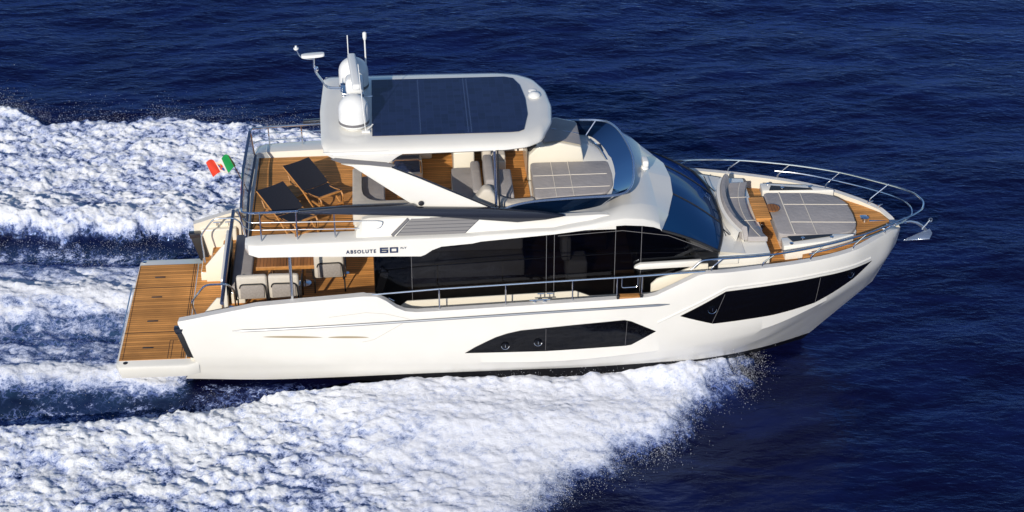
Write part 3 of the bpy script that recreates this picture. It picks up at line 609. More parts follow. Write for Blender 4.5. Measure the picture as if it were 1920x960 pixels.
# masts
MB().tube([(3.80, 1.18, 5.47), (3.79, 1.18, 6.68)], .011, 8).build('whip_antenna', PLASTIC, Y)
m = MB().tube([(4.18, 1.05, 5.47), (4.17, 1.05, 6.62)], .018, 8); m.lathe([(0, 0), (.03, .02), (.045, .08), (.045, .18), (.02, .20), (0, .2)], (4.17, 1.05, 6.6), 16); m.build('vhf_antenna', PLASTIC, Y)
m = MB().tube([(4.14, -1.2, 5.50), (4.04, -1.2, 7.05)], .009, 8); m.box((4.06, -1.25, 5.475), (4.24, -1.15, 5.51), .01); m.tube([(4.16, -1.2, 5.52), (4.3, -1.05, 5.58)], .012, 6); m.build('whip_antenna', PLASTIC, Y)
ar = MB()
for dy in (-.03, .05): ar.tube([(3.66, .1 + dy, 5.90), (3.34, .1 + dy, 5.92), (3.10, .12 + dy, 6.30), (3.07, .12 + dy, 6.46)], .016, 8, .1)
ar.tube([(3.07, .13, 6.40), (3.08, .13, 6.66)], .016, 8); ar.tube([(3.08, .13, 6.60), (2.90, .13, 6.60), (2.78, .13, 6.66), (2.72, .13, 6.82)], .011, 8, .06)
arm = ar.build('mast_arm', STEEL, Y)
MB().lathe([(0, 0), (.03, 0), (.055, .03), (.055, .05), (.02, .06), (.025, .1), (0, .11)], (2.71, .13, 6.82), 16).build('gps_antenna', PLASTIC, arm)
xf = Matrix.Translation((3.06, .13, 6.69)) @ Matrix.Rotation(R_(-4), 4, 'Y')
MB().prism([(x, y, -.03) for x, y in superell(0, 0, .25, .09, 3)], (0, 0, .06), .02, 2, xf=xf).build('tv_antenna', PLASTIC, arm)
MB().lathe([(0, 0), (.05, .01), (.05, .07), (0, .08)], xf=Matrix.Translation((3.12, .1, 6.40)) @ Matrix.Rotation(R_(90), 4, 'X'), n=16).build('mast_lamp', STEEL, arm)
# search light on the roof
m = MB().lathe([(0, 0), (.10, 0), (.09, .03), (.05, .08), (0, .08)], (10.32, .1, 3.72), 20); m.box((10.26, -.05, 3.80), (10.40, .25, 3.96), .04)
m.build('search_light', PLASTIC, Y)

# ---------------- foredeck
trunk = [(11.2, 1.86), (11.9, 1.84), (12.6, 1.80), (13.02, 1.76)]
m = MB(); top_ = []
m.prism([(11.3, -1.86, 2.0), (12.6, -1.80, 2.0), (12.92, -1.76, 2.0), (12.92, 1.76, 2.0), (12.6, 1.80, 2.0), (11.3, 1.86, 2.0)], (0, 0, .50), .03, 3)
m.build('foredeck_house', WHITE, Y)
# dash surface under the windshield
m = MB().loft([[(x + .0, y, z - .01) for x, y, z in wb], [(min(x + .14, 12.35), y * .97, 2.60) for x, y, z in wb], [(12.35, y * .95, 2.52) for x, y, z in wb]]); m.build('windshield_base', WHITE, Y)
MB().box((11.25, -1.88, 2.30), (12.2, 1.88, 2.47), .02).build('foredeck_trunk', WHITE, Y)
# sweep of the bench backrest
def arcy(xm, xe, yh, z, n=17): return [(xm + (xe - xm) * (abs(y) / yh) ** 2.2, y, z) for y in np.linspace(-yh, yh, n)]
shell = MB().loft([arcy(12.02, 12.22, 1.30, 2.50), arcy(12.05, 12.28, 1.30, 2.78), arcy(12.12, 12.36, 1.28, 2.80), arcy(12.2, 12.42, 1.28, 2.50)]); shell.build('bench_shell', WHITE, Y)
m = MB().loft([arcy(12.14, 12.38, 1.24, 2.54), arcy(12.11, 12.35, 1.25, 2.86), arcy(12.15, 12.39, 1.25, 2.91), arcy(12.24, 12.46, 1.25, 2.88), arcy(12.30, 12.52, 1.24, 2.54)], cap=False)
e1 = [0 + k * 17 for k in range(5)]; e2 = [16 + k * 17 for k in range(5)]; m.f += [tuple(e1), tuple(e2[::-1])]
bk = m.build('bench_backrest', FAB, Y, 60)
fr_ = arcy(12.72, 12.93, 1.30, 2.52); bk_ = arcy(12.30, 12.50, 1.28, 2.52)
m = MB(); m.loft([bk_, [(x, y, 2.64) for x, y, z in bk_], [(x - .02, y, 2.645) for x, y, z in fr_], [(x, y, 2.62) for x, y, z in fr_], fr_]); m.f += [tuple([0 + k * 17 for k in range(5)]), tuple([16 + k * 17 for k in range(5)][::-1])]
st_ = m.build('bench_seat', FAB, Y, 60)
m = MB(); m.tube([((a[0] + b[0]) / 2 + .05, a[1], 2.648) for a, b in zip(bk_, fr_)], .007, 6)
for y in (-.55, .55): m.tube([(12.40, y, 2.65), (12.78, y, 2.65)], .006, 6)
m.build('piping', PIPING, st_)
m = MB()
for y in (-1.5, 1.5): m.lathe([(0, 0), (.05, 0), (.05, .03), (0, .035)], (12.05, y, 2.53), 16)
m.build('deck_light', BLACK, Y)
# sunken teak aisle
MB().prism([(x, y, 2.08) for x, y in [(12.85, -2.06), (13.3, -1.98), (13.75, -1.85), (13.6, -1.3), (13.6, 1.3), (13.75, 1.85), (13.3, 1.98), (12.85, 2.06)]], (0, 0, .02)).build('aisle_teak', TEAK, Y)
fd = [(11.3, 2.33), (12.6, 2.15), (13.7, 1.86), (14.8, 1.40), (15.5, .88), (15.95, .4), (16.1, 0)]
MB().prism([(x, -y, 2.0) for x, y in fd] + [(x, y, 2.0) for x, y in fd[::-1][1:]], (0, 0, .075)).build('foredeck', DECKW, Y)
ft = [(14.75, 1.38), (15.45, .86), (15.9, .38), (16.02, 0)]
MB().prism([(x, -y, 2.20) for x, y in ft] + [(x, y, 2.20) for x, y in ft[::-1][1:]], (0, 0, .02)).build('foredeck_teak', TEAK, Y)
wk = [(13.72, 1.84), (14.2, 1.66), (14.745, 1.39), (14.745, 1.10), (13.72, 1.42)]
for s in (-1, 1): MB().prism([(x, s * y, 2.10) for x, y in wk], (0, 0, .12)).build('walkway_teak', TEAK, Y)
# sunpad block
sb_ = [(13.33, -1.42), (14.3, -1.28), (14.9, -1.02), (15.12, -.6), (15.18, 0), (15.12, .6), (14.9, 1.02), (14.3, 1.28), (13.33, 1.42)]
MB().prism([(x, y, 2.05) for x, y in sb_], (0, 0, .26), .03).build('bow_sunpad_base', WHITE, Y)
sq = rpoly([(13.25, -.98), (14.5, -1.0), (14.92, -.85), (15.12, -.55), (15.16, 0), (15.12, .55), (14.92, .85), (14.5, 1.0), (13.25, .98)], .12)
bp_ = MB().prism([(x, y, 2.30) for x, y in sq], (0, 0, .13), .035, 3)
# head end stands higher than the foot end
bp_.v = [(x, y, z + (.08 if z > 2.36 else 0) * max(0, (15.2 - x) / 1.9)) for x, y, z in bp_.v]
bpo = bp_.build('bow_sunpad', FAB, Y)
def pz(x): return 2.435 + .08 * (15.2 - x) / 1.9
m = MB()
for x in (13.62, 14.12): m.tube([(x, -.97, pz(x)), (x, .97, pz(x))], .007 if x > 14 else .014, 6)
for y in (-.42, .42): m.tube([(13.62, y, pz(13.62)), (15.13, y, pz(15.13))], .007, 6)
m.build('piping', PIPING, bpo)
for s in (-1, 1):
    cb = MB().prism([(13.27, s * 1.12, 2.30), (13.27, s * 1.50, 2.30), (14.3, s * 1.34, 2.30), (14.95, s * 1.05, 2.30), (14.5, s * 1.03, 2.30)], (0, 0, .20), .025).build('sunpad_coaming', WHITE, Y)
    MB().prism([(13.42, s * 1.10, 2.502), (13.50, s * 1.33, 2.502), (14.42, s * 1.13, 2.502), (14.44, s * 1.07, 2.502)], (0, 0, .012)).build('stereo_panel', BLACK, cb)
    for x, y in ((13.75, 1.2), (14.4, 1.2), (13.45, 1.42)): MB().lathe([(0, 0), (.045, 0), (.045, .02), (.03, .025), (0, .02)], (x, s * y, 2.505), 16).build('cup_holder', STEEL, cb)
# bow table
m = MB().box((12.84, -.40, 2.56), (13.19, .62, 2.60), .012); tb = MB().lathe([(0, 0), (.17, 0), (.17, .03), (0, .03)], (13.30, .12, 2.562), 32)
tbo = m.build('bow_table', TEAK, Y); tb.build('table_leaf', TEAKX, tbo)
MB().box((12.86, -.38, 2.50), (13.17, .60, 2.558), .01).build('table_edge', TWOOD, tbo)
MB().lathe([(.14, 0), (.14, .02), (.045, .04), (.045, .42), (0, .42)], (13.02, .1, 2.09), 20).build('table_leg', STEEL, tbo)

# bow hardware
wl = MB().lathe([(0, 0), (.12, 0), (.12, .04), (.07, .06), (.06, .12), (.09, .15), (.09, .17), (0, .18)], (15.45, .0, 2.15), 24); wl.box((15.38, .05, 2.15), (15.56, .26, 2.25), .03); wlo = wl.build('windlass', STEEL, Y)
MB().tube([(15.55, 0, 2.22), (15.95, 0, 2.20), (16.25, 0, 2.14)], .024, 8).build('anchor_chain', STEEL, wlo)
m = MB().tube([(15.9, 0, 2.18), (16.3, 0, 2.18), (16.42, 0, 2.13)], .04, 10); m.box((15.85, -.06, 2.14), (16.34, .06, 2.165), .01); m.build('bow_roller', STEEL, Y)
for s in (-1, 1):
    for (x, y) in ((15.72, .66), (15.90, .48)):
        m = MB().tube([(x, s * y, 2.27), (x, s * y, 2.36)], .016, 8); m.tube([(x - .07, s * (y - .04), 2.37), (x + .07, s * (y + .02), 2.37)], .016, 8); m.build('mooring_cleat', STEEL, Y)
# bow pulpit rail
def railpath(z, w=0):
    P = [(11.05, 2.40, z - .22), (11.35, 2.36, z - .02), (12.2, 2.33, z), (12.87, 2.25, z), (14.05, 1.93, z), (15.1, 1.48, z), (15.85, 1.0, z - .01), (16.4, .62, z - .03), (16.68, .3, z - .04), (16.76, 0, z - .05)]
    return P
Pt = railpath(2.73); fullr = Pt + [(x, -y, zz) for x, y, zz in Pt[::-1][1:]]
MB().tube(rs(fullr, 121), .022, 8).build('bow_rail', STEEL, Y)
Pm = [(13.72, 1.98, 2.55), (14.2, 1.82, 2.56), (15.05, 1.40, 2.55), (15.8, .92, 2.54), (16.25, .55, 2.53), (16.46, .25, 2.52), (16.5, 0, 2.52)]
MB().tube(rs(Pm + [(x, -y, z) for x, y, z in Pm[::-1][1:]], 81), .016, 8).build('bow_rail', STEEL, Y)
for s in (-1, 1):
    for (x0, y0, z0, x1, y1) in ((11.49, 2.43, 2.47, 11.75, 2.35), (12.64, 2.24, 2.43, 12.92, 2.24), (13.77, 1.94, 2.38, 14.05, 1.93), (14.83, 1.46, 2.33, 15.14, 1.45), (15.72, .74, 2.30, 16.15, .80)):
        MB().tube([(x0, s * y0, z0 - .02), (x0 + .02, s * y0, z0 + .10), (x1, s * y1, 2.73)], .016, 8, .08).build('stanchion', STEEL, Y)
    # side deck rail with gate
    MB().tube([(4.14, s * 2.42, 2.18), (5.58, s * 2.46, 2.29), (8.08, s * 2.47, 2.38), (9.44, s * 2.47, 2.42), (11.35, s * 2.46, 2.49)], .020, 8).build('side_rail', STEEL, Y)
    MB().tube([(4.5, s * 2.41, 2.08), (4.62, s * 2.41, 2.0)], .01, 6).build('stanchion', STEEL, Y)
    for (x, z) in ((5.59, 1.77), (7.03, 1.82), (8.48, 1.87), (9.45, 1.90), (9.99, 1.92)):
        MB().tube([(x, s * 2.46, z), (x, s * 2.47, 2.30 + .09 * (x - 5.6) / 3)], .016, 8).build('stanchion', STEEL, Y)
    MB().tube([(9.55, s * 2.47, 2.40), (9.55, s * 2.47, 2.16), (9.90, s * 2.47, 2.17), (9.90, s * 2.47, 2.41)], .012, 8, .05).build('boarding_gate', STEEL, Y)
    st2 = MB().box((9.50, s * 2.36, 1.90), (9.95, s * 2.52, 1.945), .01).build('gate_step', TWOOD, Y)
    for x in (9.47, 9.98): MB().box((x - .03, s * 2.38, 1.90), (x + .03, s * 2.53, 1.98), .01).build('hinge', BLACK, st2)
    c = MB().box((7.62, s * 2.38, 1.845), (7.70, s * 2.46, 1.88), .01).box((7.84, s * 2.38, 1.85), (7.92, s * 2.46, 1.885), .01); c.tube([(7.55, s * 2.42, 1.895), (8.0, s * 2.42, 1.90)], .016, 8)
    c.build('mooring_cleat', STEEL, Y)
    for x in (7.8, 8.0):
        MB().tube([(x, s * 2.30, 1.86), (x, s * 2.30, 1.97)], .014, 8).tube([(x - .07, s * 2.30, 1.98), (x + .07, s * 2.30, 1.98)], .014, 8).build('fairlead', STEEL, Y)
# name on the flybridge fascia
def letters(txt, size, x, z, s, material, name, sx=1, off=0, sp=1):
    cu = bpy.data.curves.new(name, 'FONT'); cu.body = txt; cu.size = size; cu.extrude = .003; cu.offset = off; cu.space_character = sp
    to = bpy.data.objects.new(name, cu); C.objects.link(to); bpy.context.view_layer.update()
    me = bpy.data.meshes.new_from_object(to.evaluated_get(bpy.context.evaluated_depsgraph_get())); bpy.data.objects.remove(to)
    me.materials.clear(); me.materials.append(material); o = bpy.data.objects.new(name, me); C.objects.link(o); o.parent = Y
    lean = math.atan2(.02, .2)
    o.matrix_local = Matrix.Translation((x, s * 2.4775, z)) @ Matrix.Rotation(R_(0 if s < 0 else 180), 4, 'Z') @ Matrix.Rotation(R_(90), 4, 'X') @ Matrix.Diagonal((sx, 1, 1, 1)); return o
letters('ABSOLUTE', .115, 3.64, 3.25, -1, NAVYL, 'name_lettering', .90, .003, 1.36)
def stencil(x0, z0, s=-1):
    def stroke(P, w, close=False):
        m = MB(); ww = w / 2
        for i in range(len(P) - 1):
            a, b = Vector(P[i]), Vector(P[i + 1]); d = (b - a).normalized(); n = Vector((-d.y, d.x)) * ww; a = a - d * ww; b = b + d * ww
            m.prism([(x0 + q.x, s * 2.4785, z0 + q.y) for q in (a + n, b + n, b - n, a - n)], (0, s * (.003 + .0004 * i), 0))
        return m
    six = stroke([(.165, .118), (.025, .118), (.025, .018), (.165, .018), (.165, .070), (.045, .070)], .034); six.build('number_lettering', NAVYL, Y)
    zero = stroke([(.235, .018), (.235, .118), (.375, .118), (.375, .018), (.235, .018)], .034); zero.build('number_lettering', NAVYL, Y)
stencil(4.345, 3.235)
letters('FLY', .055, 4.79, 3.325, -1, NAVYL, 'name_lettering', 1.2, .001, 1.3)

# ================================================================ LOOSE THINGS ON BOARD
def deck_chair(loc, rz, label):
    t = thing('deck_chair', label, 'deck chair', 'folding teak deck chairs on the flybridge', loc, rz)
    m = MB()
    W = .33
    for s in (-1, 1):
        m.tube([(-.80, s * W, .66), (-.05, s * W, .36), (.48, s * W, .02)], .022, 6)
    m.box((-.82, -W, .62), (-.78, W, .67), .008); m.box((.44, -W, .05), (.48, W, .09), .008); m.box((-.03, -W, .30), (.02, W, .34), .008)
    m.build('back_frame', TWOOD, t)
    m = MB()
    for s in (-1, 1):
        m.tube([(.60, s * (W - .05), .10), (.60, s * (W - .05), .36), (.52, s * (W - .05), .42), (.25, s * (W - .05), .36), (0, s * (W - .05), .34), (-.42, s * (W - .05), .02)], .020, 6, .08)
        m.tube([(.60, s * (W - .05), .02), (.60, s * (W - .05), .34)], .02, 6); m.tube([(-.55, s * (W + .04), .56), (-.45, s * (W + .04), .42), (-.20, s * (W + .04), .43)], .016, 6)
    m.box((.56, -W + .05, .12), (.60, W - .05, .17), .008); m.box((.50, -W + .03, .39), (.55, W - .03, .43), .008); m.box((.2, -W + .05, .18), (.56, -W + .09, .22), .006)
    m.box((-.40, -W + .05, .04), (-.36, W - .05, .08), .008)
    m.build('seat_frame', TWOOD, t)
    def sheet(P, w, n):
        r = [[(x, y, z - .02 * (1 - (2 * k / n - 1) ** 2)) for k in range(n + 1) for y in [(-w + 2 * w * k / n)]] for x, z in P]
        a = MB().loft(r); b = MB().loft([[(x, y, z - .012) for x, y, z in q] for q in r]); return a.add(b.v, b.f)
    sheet([(-.80, .695), (-.55, .60), (-.25, .48), (-.05, .385)], W + .01, 8).build('back_sling', MESHF, t)
    sheet([(-.03, .375), (.15, .365), (.35, .39), (.55, .445)], W - .02, 8).build('seat_sling', MESHF, t)
    return t
deck_chair((3.00, -.33, 3.36), R_(-55), 'folding teak deck chair with navy sling, the one farther from the camera')
deck_chair((2.47, -1.45, 3.36), R_(-55), 'folding teak deck chair with navy sling, nearer the side rail')

def arm_chair(loc, rz, label):
    t = thing('cockpit_chair', label, 'chair', 'upholstered cockpit chairs', loc, rz)   # faces +y
    MB().box((-.30, -.28, .34), (.30, .30, .48), .05).build('seat_cushion', FAB, t)
    b = MB().box((-.335, -.42, .36), (.335, -.26, .98), .06); b.v = [(x, y - .10 * (z - .4), z) for x, y, z in b.v]; b.build('backrest', FABL, t)
    p = MB().box((-.26, -.455, .42), (.26, -.425, .76), .01); p.v = [(x, y - .10 * (z - .4), z) for x, y, z in p.v]; p.build('back_panel', RIB, t)
    MB().tube([(-.27, -.475, .70), (-.24, -.495, .80), (.24, -.495, .80), (.29, -.48, .72), (.31, -.44, .34)], .016, 8, .06).build('back_tube', BLACK, t)
    for s in (-1, 1):
        a = MB().tube([(s * .36, -.40, .36), (s * .37, -.38, .64), (s * .37, .22, .64), (s * .36, .26, .04)], .018, 8, .08); a.build('arm_frame', BLACK, t)
        MB().box((s * .345, -.34, .36), (s * .36, .20, .60), .006).build('arm_panel', FABL, t)
        MB().tube([(s * .33, -.36, .36), (s * .34, -.42, .0)], .018, 8).build('leg', BLACK, t)
    return t
arm_chair((1.50, -.93, 1.153), R_(1), 'pale grey armchair at the cockpit table, the sternmost chair')
arm_chair((2.21, -.93, 1.153), R_(-1), 'pale grey armchair at the cockpit table, next to the roof post')
arm_chair((3.17, -.12, 1.153), R_(2), 'pale grey armchair set apart towards the salon door')
t = thing('cockpit_table', 'teak folding dining table in the shade of the flybridge', 'table', None, (2.24, -.13, 1.153))
a = MB().box((-.68, -.38, .67), (-.01, .42, .71), .01); a.build('table_top', TEAKX, t); MB().box((.01, -.38, .67), (.66, .42, .71), .01).build('table_top', TEAKX, t)
MB().box((-.69, -.40, .62), (.67, -.36, .705), .008).build('table_edge', TWOOD, t)
for x in (-.35, .35): MB().lathe([(.16, 0), (.16, .015), (.04, .03), (.04, .66), (0, .66)], (x, .02, 0), 20).build('leg', STEEL, t)
# ensign
fl = thing('flag', 'Italian ensign in green, white and red flying from a staff at the stern', 'flag', None, (1.45, .2, 3.45))
MB().tube([(.02, 0, -.1), (-.36, 0, .86)], .012, 8).build('flag_pole', mat('dark_wood', (.08, .04, .02), .4), fl)
def flagpart(u0, u1, mt, nm, par, v0=0, v1=1, off=0):
    r = []
    for u in np.linspace(u0, u1, 9):
        row = []
        for v in np.linspace(v0, v1, 7):
            hx, hz = -.35 + .125 * v, .85 - .31 * v        # along the staff
            x = hx - .52 * u; z = hz - .15 * u + .05 * math.sin(u * 9 + v) - .03 * u * v; y = .035 * math.sin(u * 11 + v * 2) - off
            row.append((x, y, z))
        r.append(row)
    f_ = MB().loft(r); q = MB().loft([[(x, y + .004, z) for x, y, z in w_] for w_ in r]); f_.add(q.v, q.f); return f_.build(nm, mt, par)
flagpart(0, .333, GREEN, 'green_band', fl); wb_ = flagpart(.333, .667, FWHITE, 'white_band', fl); flagpart(.667, 1, RED, 'red_band', fl)
for (a0, a1, b0, b1, mm) in ((.40, .495, .28, .48, RED), (.505, .60, .28, .48, FBLUE), (.40, .495, .50, .74, FBLUE), (.505, .60, .50, .74, RED), (.42, .58, .18, .27, FGOLD)):
    flagpart(a0, a1, mm, 'emblem', wb_, b0, b1, .008)
# anchor
an = thing('anchor', 'polished steel anchor held at the tip of the bow', 'anchor', None, (16.45, 0, 2.1))
ANC = mat('polished_anchor_steel', (.62, .68, .76), .18, metal=.9)
MB().prism([(x, -.018, z) for x, z in [(-.12, .07), (.08, .09), (.24, .05), (.38, -.04), (.50, -.16), (.45, -.21), (.33, -.09), (.20, .01), (.06, .04), (-.12, .03)]], (0, .036, 0), .008).build('shank', ANC, an)
fk = MB()
for s in (-1, 1):
    fk.prism([(.55, 0, -.16), (.60, s * .06, -.24), (.52, s * .17, -.33), (.28, s * .12, -.37), (-.04, 0, -.44), (.34, 0, -.25)], (0, 0, .022), .004)
fk.build('fluke', ANC, an)
m = MB().tube([(.52, -.02, .10), (.36, -.02, -.14)], .018, 8); m.tube([(.53 + .04 * math.cos(a), -.02, .10 + .05 * math.sin(a)) for a in np.linspace(0, 2 * math.pi, 13)], .012, 6); m.build('stock', ANC, an)
#SEA#
# ================================================================ THE SEA
def hash2(ix, iy, seed):
    h = (ix * 374761393 + iy * 668265263 + seed * 1442695041) & 0xFFFFFFFF
    h = ((h ^ (h >> 13)) * 1274126177) & 0xFFFFFFFF
    return h ^ (h >> 16)
def perlin(x, y, seed=0):
    ix = np.floor(x).astype(np.int64); iy = np.floor(y).astype(np.int64); fx = x - ix; fy = y - iy
    u = fx * fx * fx * (fx * (fx * 6 - 15) + 10); v = fy * fy * fy * (fy * (fy * 6 - 15) + 10)
    def g(dx, dy):
        a = hash2(ix + dx, iy + dy, seed) * (2 * math.pi / 4294967296.0); return np.cos(a) * (fx - dx) + np.sin(a) * (fy - dy)
    n00, n10, n01, n11 = g(0, 0), g(1, 0), g(0, 1), g(1, 1)
    return ((n00 * (1 - u) + n10 * u) * (1 - v) + (n01 * (1 - u) + n11 * u) * v) * 1.5
def fbm(x, y, o=5, seed=0, gain=.5, mode=0):
    s = np.zeros_like(x); a = 1; tot = 0
    for k in range(o):
        n = perlin(x, y, seed + k * 17)
        if mode == 1: n = 1 - 2 * np.abs(n)        # ridges
        if mode == 2: n = 2 * np.abs(n) - .55       # billows
        s += a * n; tot += a; a *= gain; x, y = x * 2.03 * .8 - y * 2.03 * .6 + 3.1, x * 2.03 * .6 + y * 2.03 * .8 - 1.7
    return s / tot
def ss(a, b, x): t = np.clip((x - a) / (b - a), 0, 1); return t * t * (3 - 2 * t)
gx = np.arange(-10.5, 20.5, .042); gy = np.concatenate([np.arange(-9.5, 13, .046), np.arange(13, 25, .08)])
def grow(a0, step, n, k): return a0 + np.cumsum(step * k ** np.arange(1, n + 1))
gx = np.concatenate([-grow(10.5, .06, 44, 1.25)[::-1], gx, grow(gx[-1], .06, 44, 1.25)])
gy = np.concatenate([-grow(9.5, .06, 44, 1.25)[::-1], gy, grow(gy[-1], .1, 42, 1.25)])
X, Yy = np.meshgrid(gx, gy, indexing='ij'); nx, ny = X.shape
near = ss(60, 26, np.hypot(X - 4, Yy - 4))
# warped coordinates make every edge ragged
wx = X + .5 * fbm(X * .9, Yy * .9, 4, 5); wy = Yy + .45 * fbm(X * .9 + 9, Yy * .9, 4, 6) + .22 * fbm(X * 3.1, Yy * 3.1, 4, 8)
wys = Yy + .16 * fbm(X * 1.6 + 9, Yy * 1.6, 5, 6)
# port band (far side)
def itp(x, a, b): return np.interp(x, a, b)
A_out = itp(wx, [-30, -8, -6.3, -4.7, -1.9, 0, 2.6, 5, 7.4, 10, 13, 13.3], [20, 13.4, 12.0, 11.0, 11.3, 11.2, 10.6, 9.0, 6.8, 4.7, 1.4, 0])
A_in = itp(wx, [-30, -5, -3.8, -2.4, -1.2, .1, 1.5, 3, 14], [5.0, 4.4, 4.3, 4.2, 4.4, 4.2, 3.4, 2.2, 1.9])
wxr = wx + .55 * fbm(X * .9 - 5, Yy * .9, 4, 305) * ss(3, 8, X)
wxr = wxr + .16 * fbm(X * 4.2, Yy * 4.2, 4, 306) * ss(3, 8, X)
C_out = itp(wxr, [-30, -8, -3, 0, 5, 7.4, 7.9, 8.9, 10.3, 11, 11.9, 12.6, 13.0, 13.15], [-22, -14, -12, -11.5, -9, -6.9, -6.3, -5.4, -4.5, -3.7, -2.6, -1.8, -1.1, 0])
C_in = itp(wx, [-30, -3.8, -2.1, .1, 1.5, 2.4, 5, 12.5], [-4.1, -3.8, -3.5, -3.05, -2.55, -2.25, -1.7, -.7])
mA = ss(0, .35, wy - A_in) * ss(0, .5, A_out - wy)
mist = ss(1.5, 6, X + .5 * (Yy + 4)) * (Yy < -.3)
mC = ss(0, .4, C_in - wys) * ss(-.1 - .45 * mist, .45 + .75 * mist, wy + .10 * fbm(X * 6, Yy * 6, 3, 700) - C_out) * ss(13.25, 13.0, wx)
wyb = Yy + .35 * fbm(X * .8 + 4, Yy * 1.1, 5, 206) + .12 * fbm(X * 4, Yy * 4, 3, 207)
mB = ss(.2, -.3, X) * ss(-2.85, -2.1, wyb) * ss(3.75, 2.95, wyb)
streak = fbm(X * .55, Yy * 2.2, 5, 31)
dist = np.clip((1.0 - X) / 10, 0, 1)
# heights of the wake
crA = np.exp(-((wy + .35 * fbm(X * .5, Yy * .5, 3, 602) - (A_in + .8)) / .8) ** 2) * (.75 + .6 * fbm(X * .7, Yy * .3, 3, 601)); crC = np.exp(-((Yy - (C_in - .7)) / .8) ** 2)
hA = mA * (.18 + .48 * crA) ; hC = mC * (.10 + .22 * crC * ss(5, 1, X) + .30 * ss(13, 11, X) * ss(2, 5, X) * np.exp(-((Yy + 3.6) / 1.1) ** 2) + .42 * ss(8, 11.5, X) * np.exp(-((Yy + 1.7) / .8) ** 2) + .16 * ss(3, 6, X) * np.exp(-((Yy + 2.2) / .6) ** 2) * (1 + 1.2 * fbm(X * 1.6, Yy, 3, 711)))
hB = mB * (.30 * np.exp(-((wyb - 1.5) / .75) ** 2) + .20 * np.exp(-((wyb + 1.7) / .5) ** 2) - .12 * np.exp(-((wyb - 0.05) / .55) ** 2) + .10 * fbm(X * .9, Yy * 1.4, 4, 222))
tr_ = ss(3, 0, X) * (np.exp(-((Yy - 3.75) / .45) ** 2) + np.exp(-((Yy + 3.1) / .45) ** 2)); hT = -.22 * tr_
swirl = fbm(X * .75 + .4 * Yy, Yy * 1.1, 4, 333, .55, 2); boil = fbm(X * 1.7, Yy * 1.9, 6, 40, .58, 2); fine = fbm(X * 5.5, Yy * 5.5, 4, 55, .6, 2)
lace = fbm(X * 2.2, Yy * 2.6, 5, 70, .55, 1)
# foam cover
turb = np.clip(.5 + 1.5 * boil + .55 * fbm(X * .5, Yy * .5, 3, 61), 0, 1)
foam = np.maximum.reduce([mA * (.66 + .42 * (turb - .45) + .28 * crA), mC * (.66 + .44 * (turb - .45) * (1 - .55 * mist) + .2 * crC * (1 - mist) + .17 * mist),
    mB * (.40 + .52 * np.exp(-((wyb - 1.75) / 1.0) ** 2) + .48 * np.exp(-((wyb + 1.7) / .42) ** 2) + .38 * streak + .2 * fbm(X * 1.7, Yy * 2.2, 4, 215) - .16 * np.exp(-((wyb - .1) / .35) ** 2))])
foam = np.clip(foam + .10 * lace * (foam > .05), 0, 1)
foam = np.maximum(foam, np.clip(tr_, 0, 1) * ss(2.5, .5, X) * (.20 + .22 * lace))
foam = np.maximum(foam, .42 * ss(-3.7, -2.6, Yy) * ss(-1.8, -2.2, Yy) * ss(-1, 1.5, X) * ss(7, 4, X) * (.7 + .6 * streak))
foam *= ss(-30, -22, -np.abs(X) ) * 1.0
clod = fbm(X * 2.6, Yy * 2.6, 5, 140, .6, 2)
H = hA + hB + hC + hT + (mA + mB * .55 + mC * (1 - .6 * mist)) * (.13 * swirl + .08 * boil + .060 * clod + .055 * fine)
# wind waves
ca, sa = math.cos(R_(18)), math.sin(R_(18)); U1 = X * ca + Yy * sa; V1 = -X * sa + Yy * ca
wav = .15 * fbm(U1 * .16, V1 * .36, 3, 81) + .05 * fbm(U1 * .55, V1 * 1.25, 3, 90, .5) + .010 * fbm(U1 * 1.6, V1 * 3.4, 3, 95, .55)
calm = 1 - .75 * np.clip(mA + mB + mC, 0, 1)
H = (H + wav * calm) * near
aer = np.clip(mB * .9 + .5 * tr_ * ss(1, -1, X) + .5 * mA + .5 * mC, 0, 1)
bowcalm = np.exp(-(((X - 12.5) / 4.5) ** 2 + ((Yy + 4) / 3.5) ** 2))
co = np.stack([X, Yy, H], -1).reshape(-1, 3)
idx = np.arange(nx * ny).reshape(nx, ny)
F = np.stack([idx[:-1, :-1], idx[1:, :-1], idx[1:, 1:], idx[:-1, 1:]], -1).reshape(-1, 4)
ff = foam.reshape(-1)[F].mean(1)
def sea_obj(name, sel, material):
    Fs = F[sel]; used, inv = np.unique(Fs, return_inverse=True); Fs = inv.reshape(-1, 4)
    me = bpy.data.meshes.new(name); me.vertices.add(len(used)); me.vertices.foreach_set('co', co[used].astype(np.float32).ravel())
    me.loops.add(Fs.size); me.loops.foreach_set('vertex_index', Fs.astype(np.int32).ravel())
    me.polygons.add(len(Fs)); me.polygons.foreach_set('loop_start', (np.arange(len(Fs)) * 4).astype(np.int32)); me.polygons.foreach_set('loop_total', np.full(len(Fs), 4, np.int32))
    me.polygons.foreach_set('use_smooth', np.ones(len(Fs), bool)); me.update(calc_edges=True)
    soft = np.clip(ss(1.0, 6, X) * (Yy < 0) + .25 * crA + .6 * mB + .2 * mA, 0, 1)
    for nm, arr in (('foam', foam), ('air', aer), ('calm', bowcalm), ('soft', soft)):
        at = me.attributes.new(nm, 'FLOAT', 'POINT'); at.data.foreach_set('value', arr.reshape(-1)[used].astype(np.float32))
    me.materials.append(material); o = bpy.data.objects.new(name, me); C.objects.link(o); return o
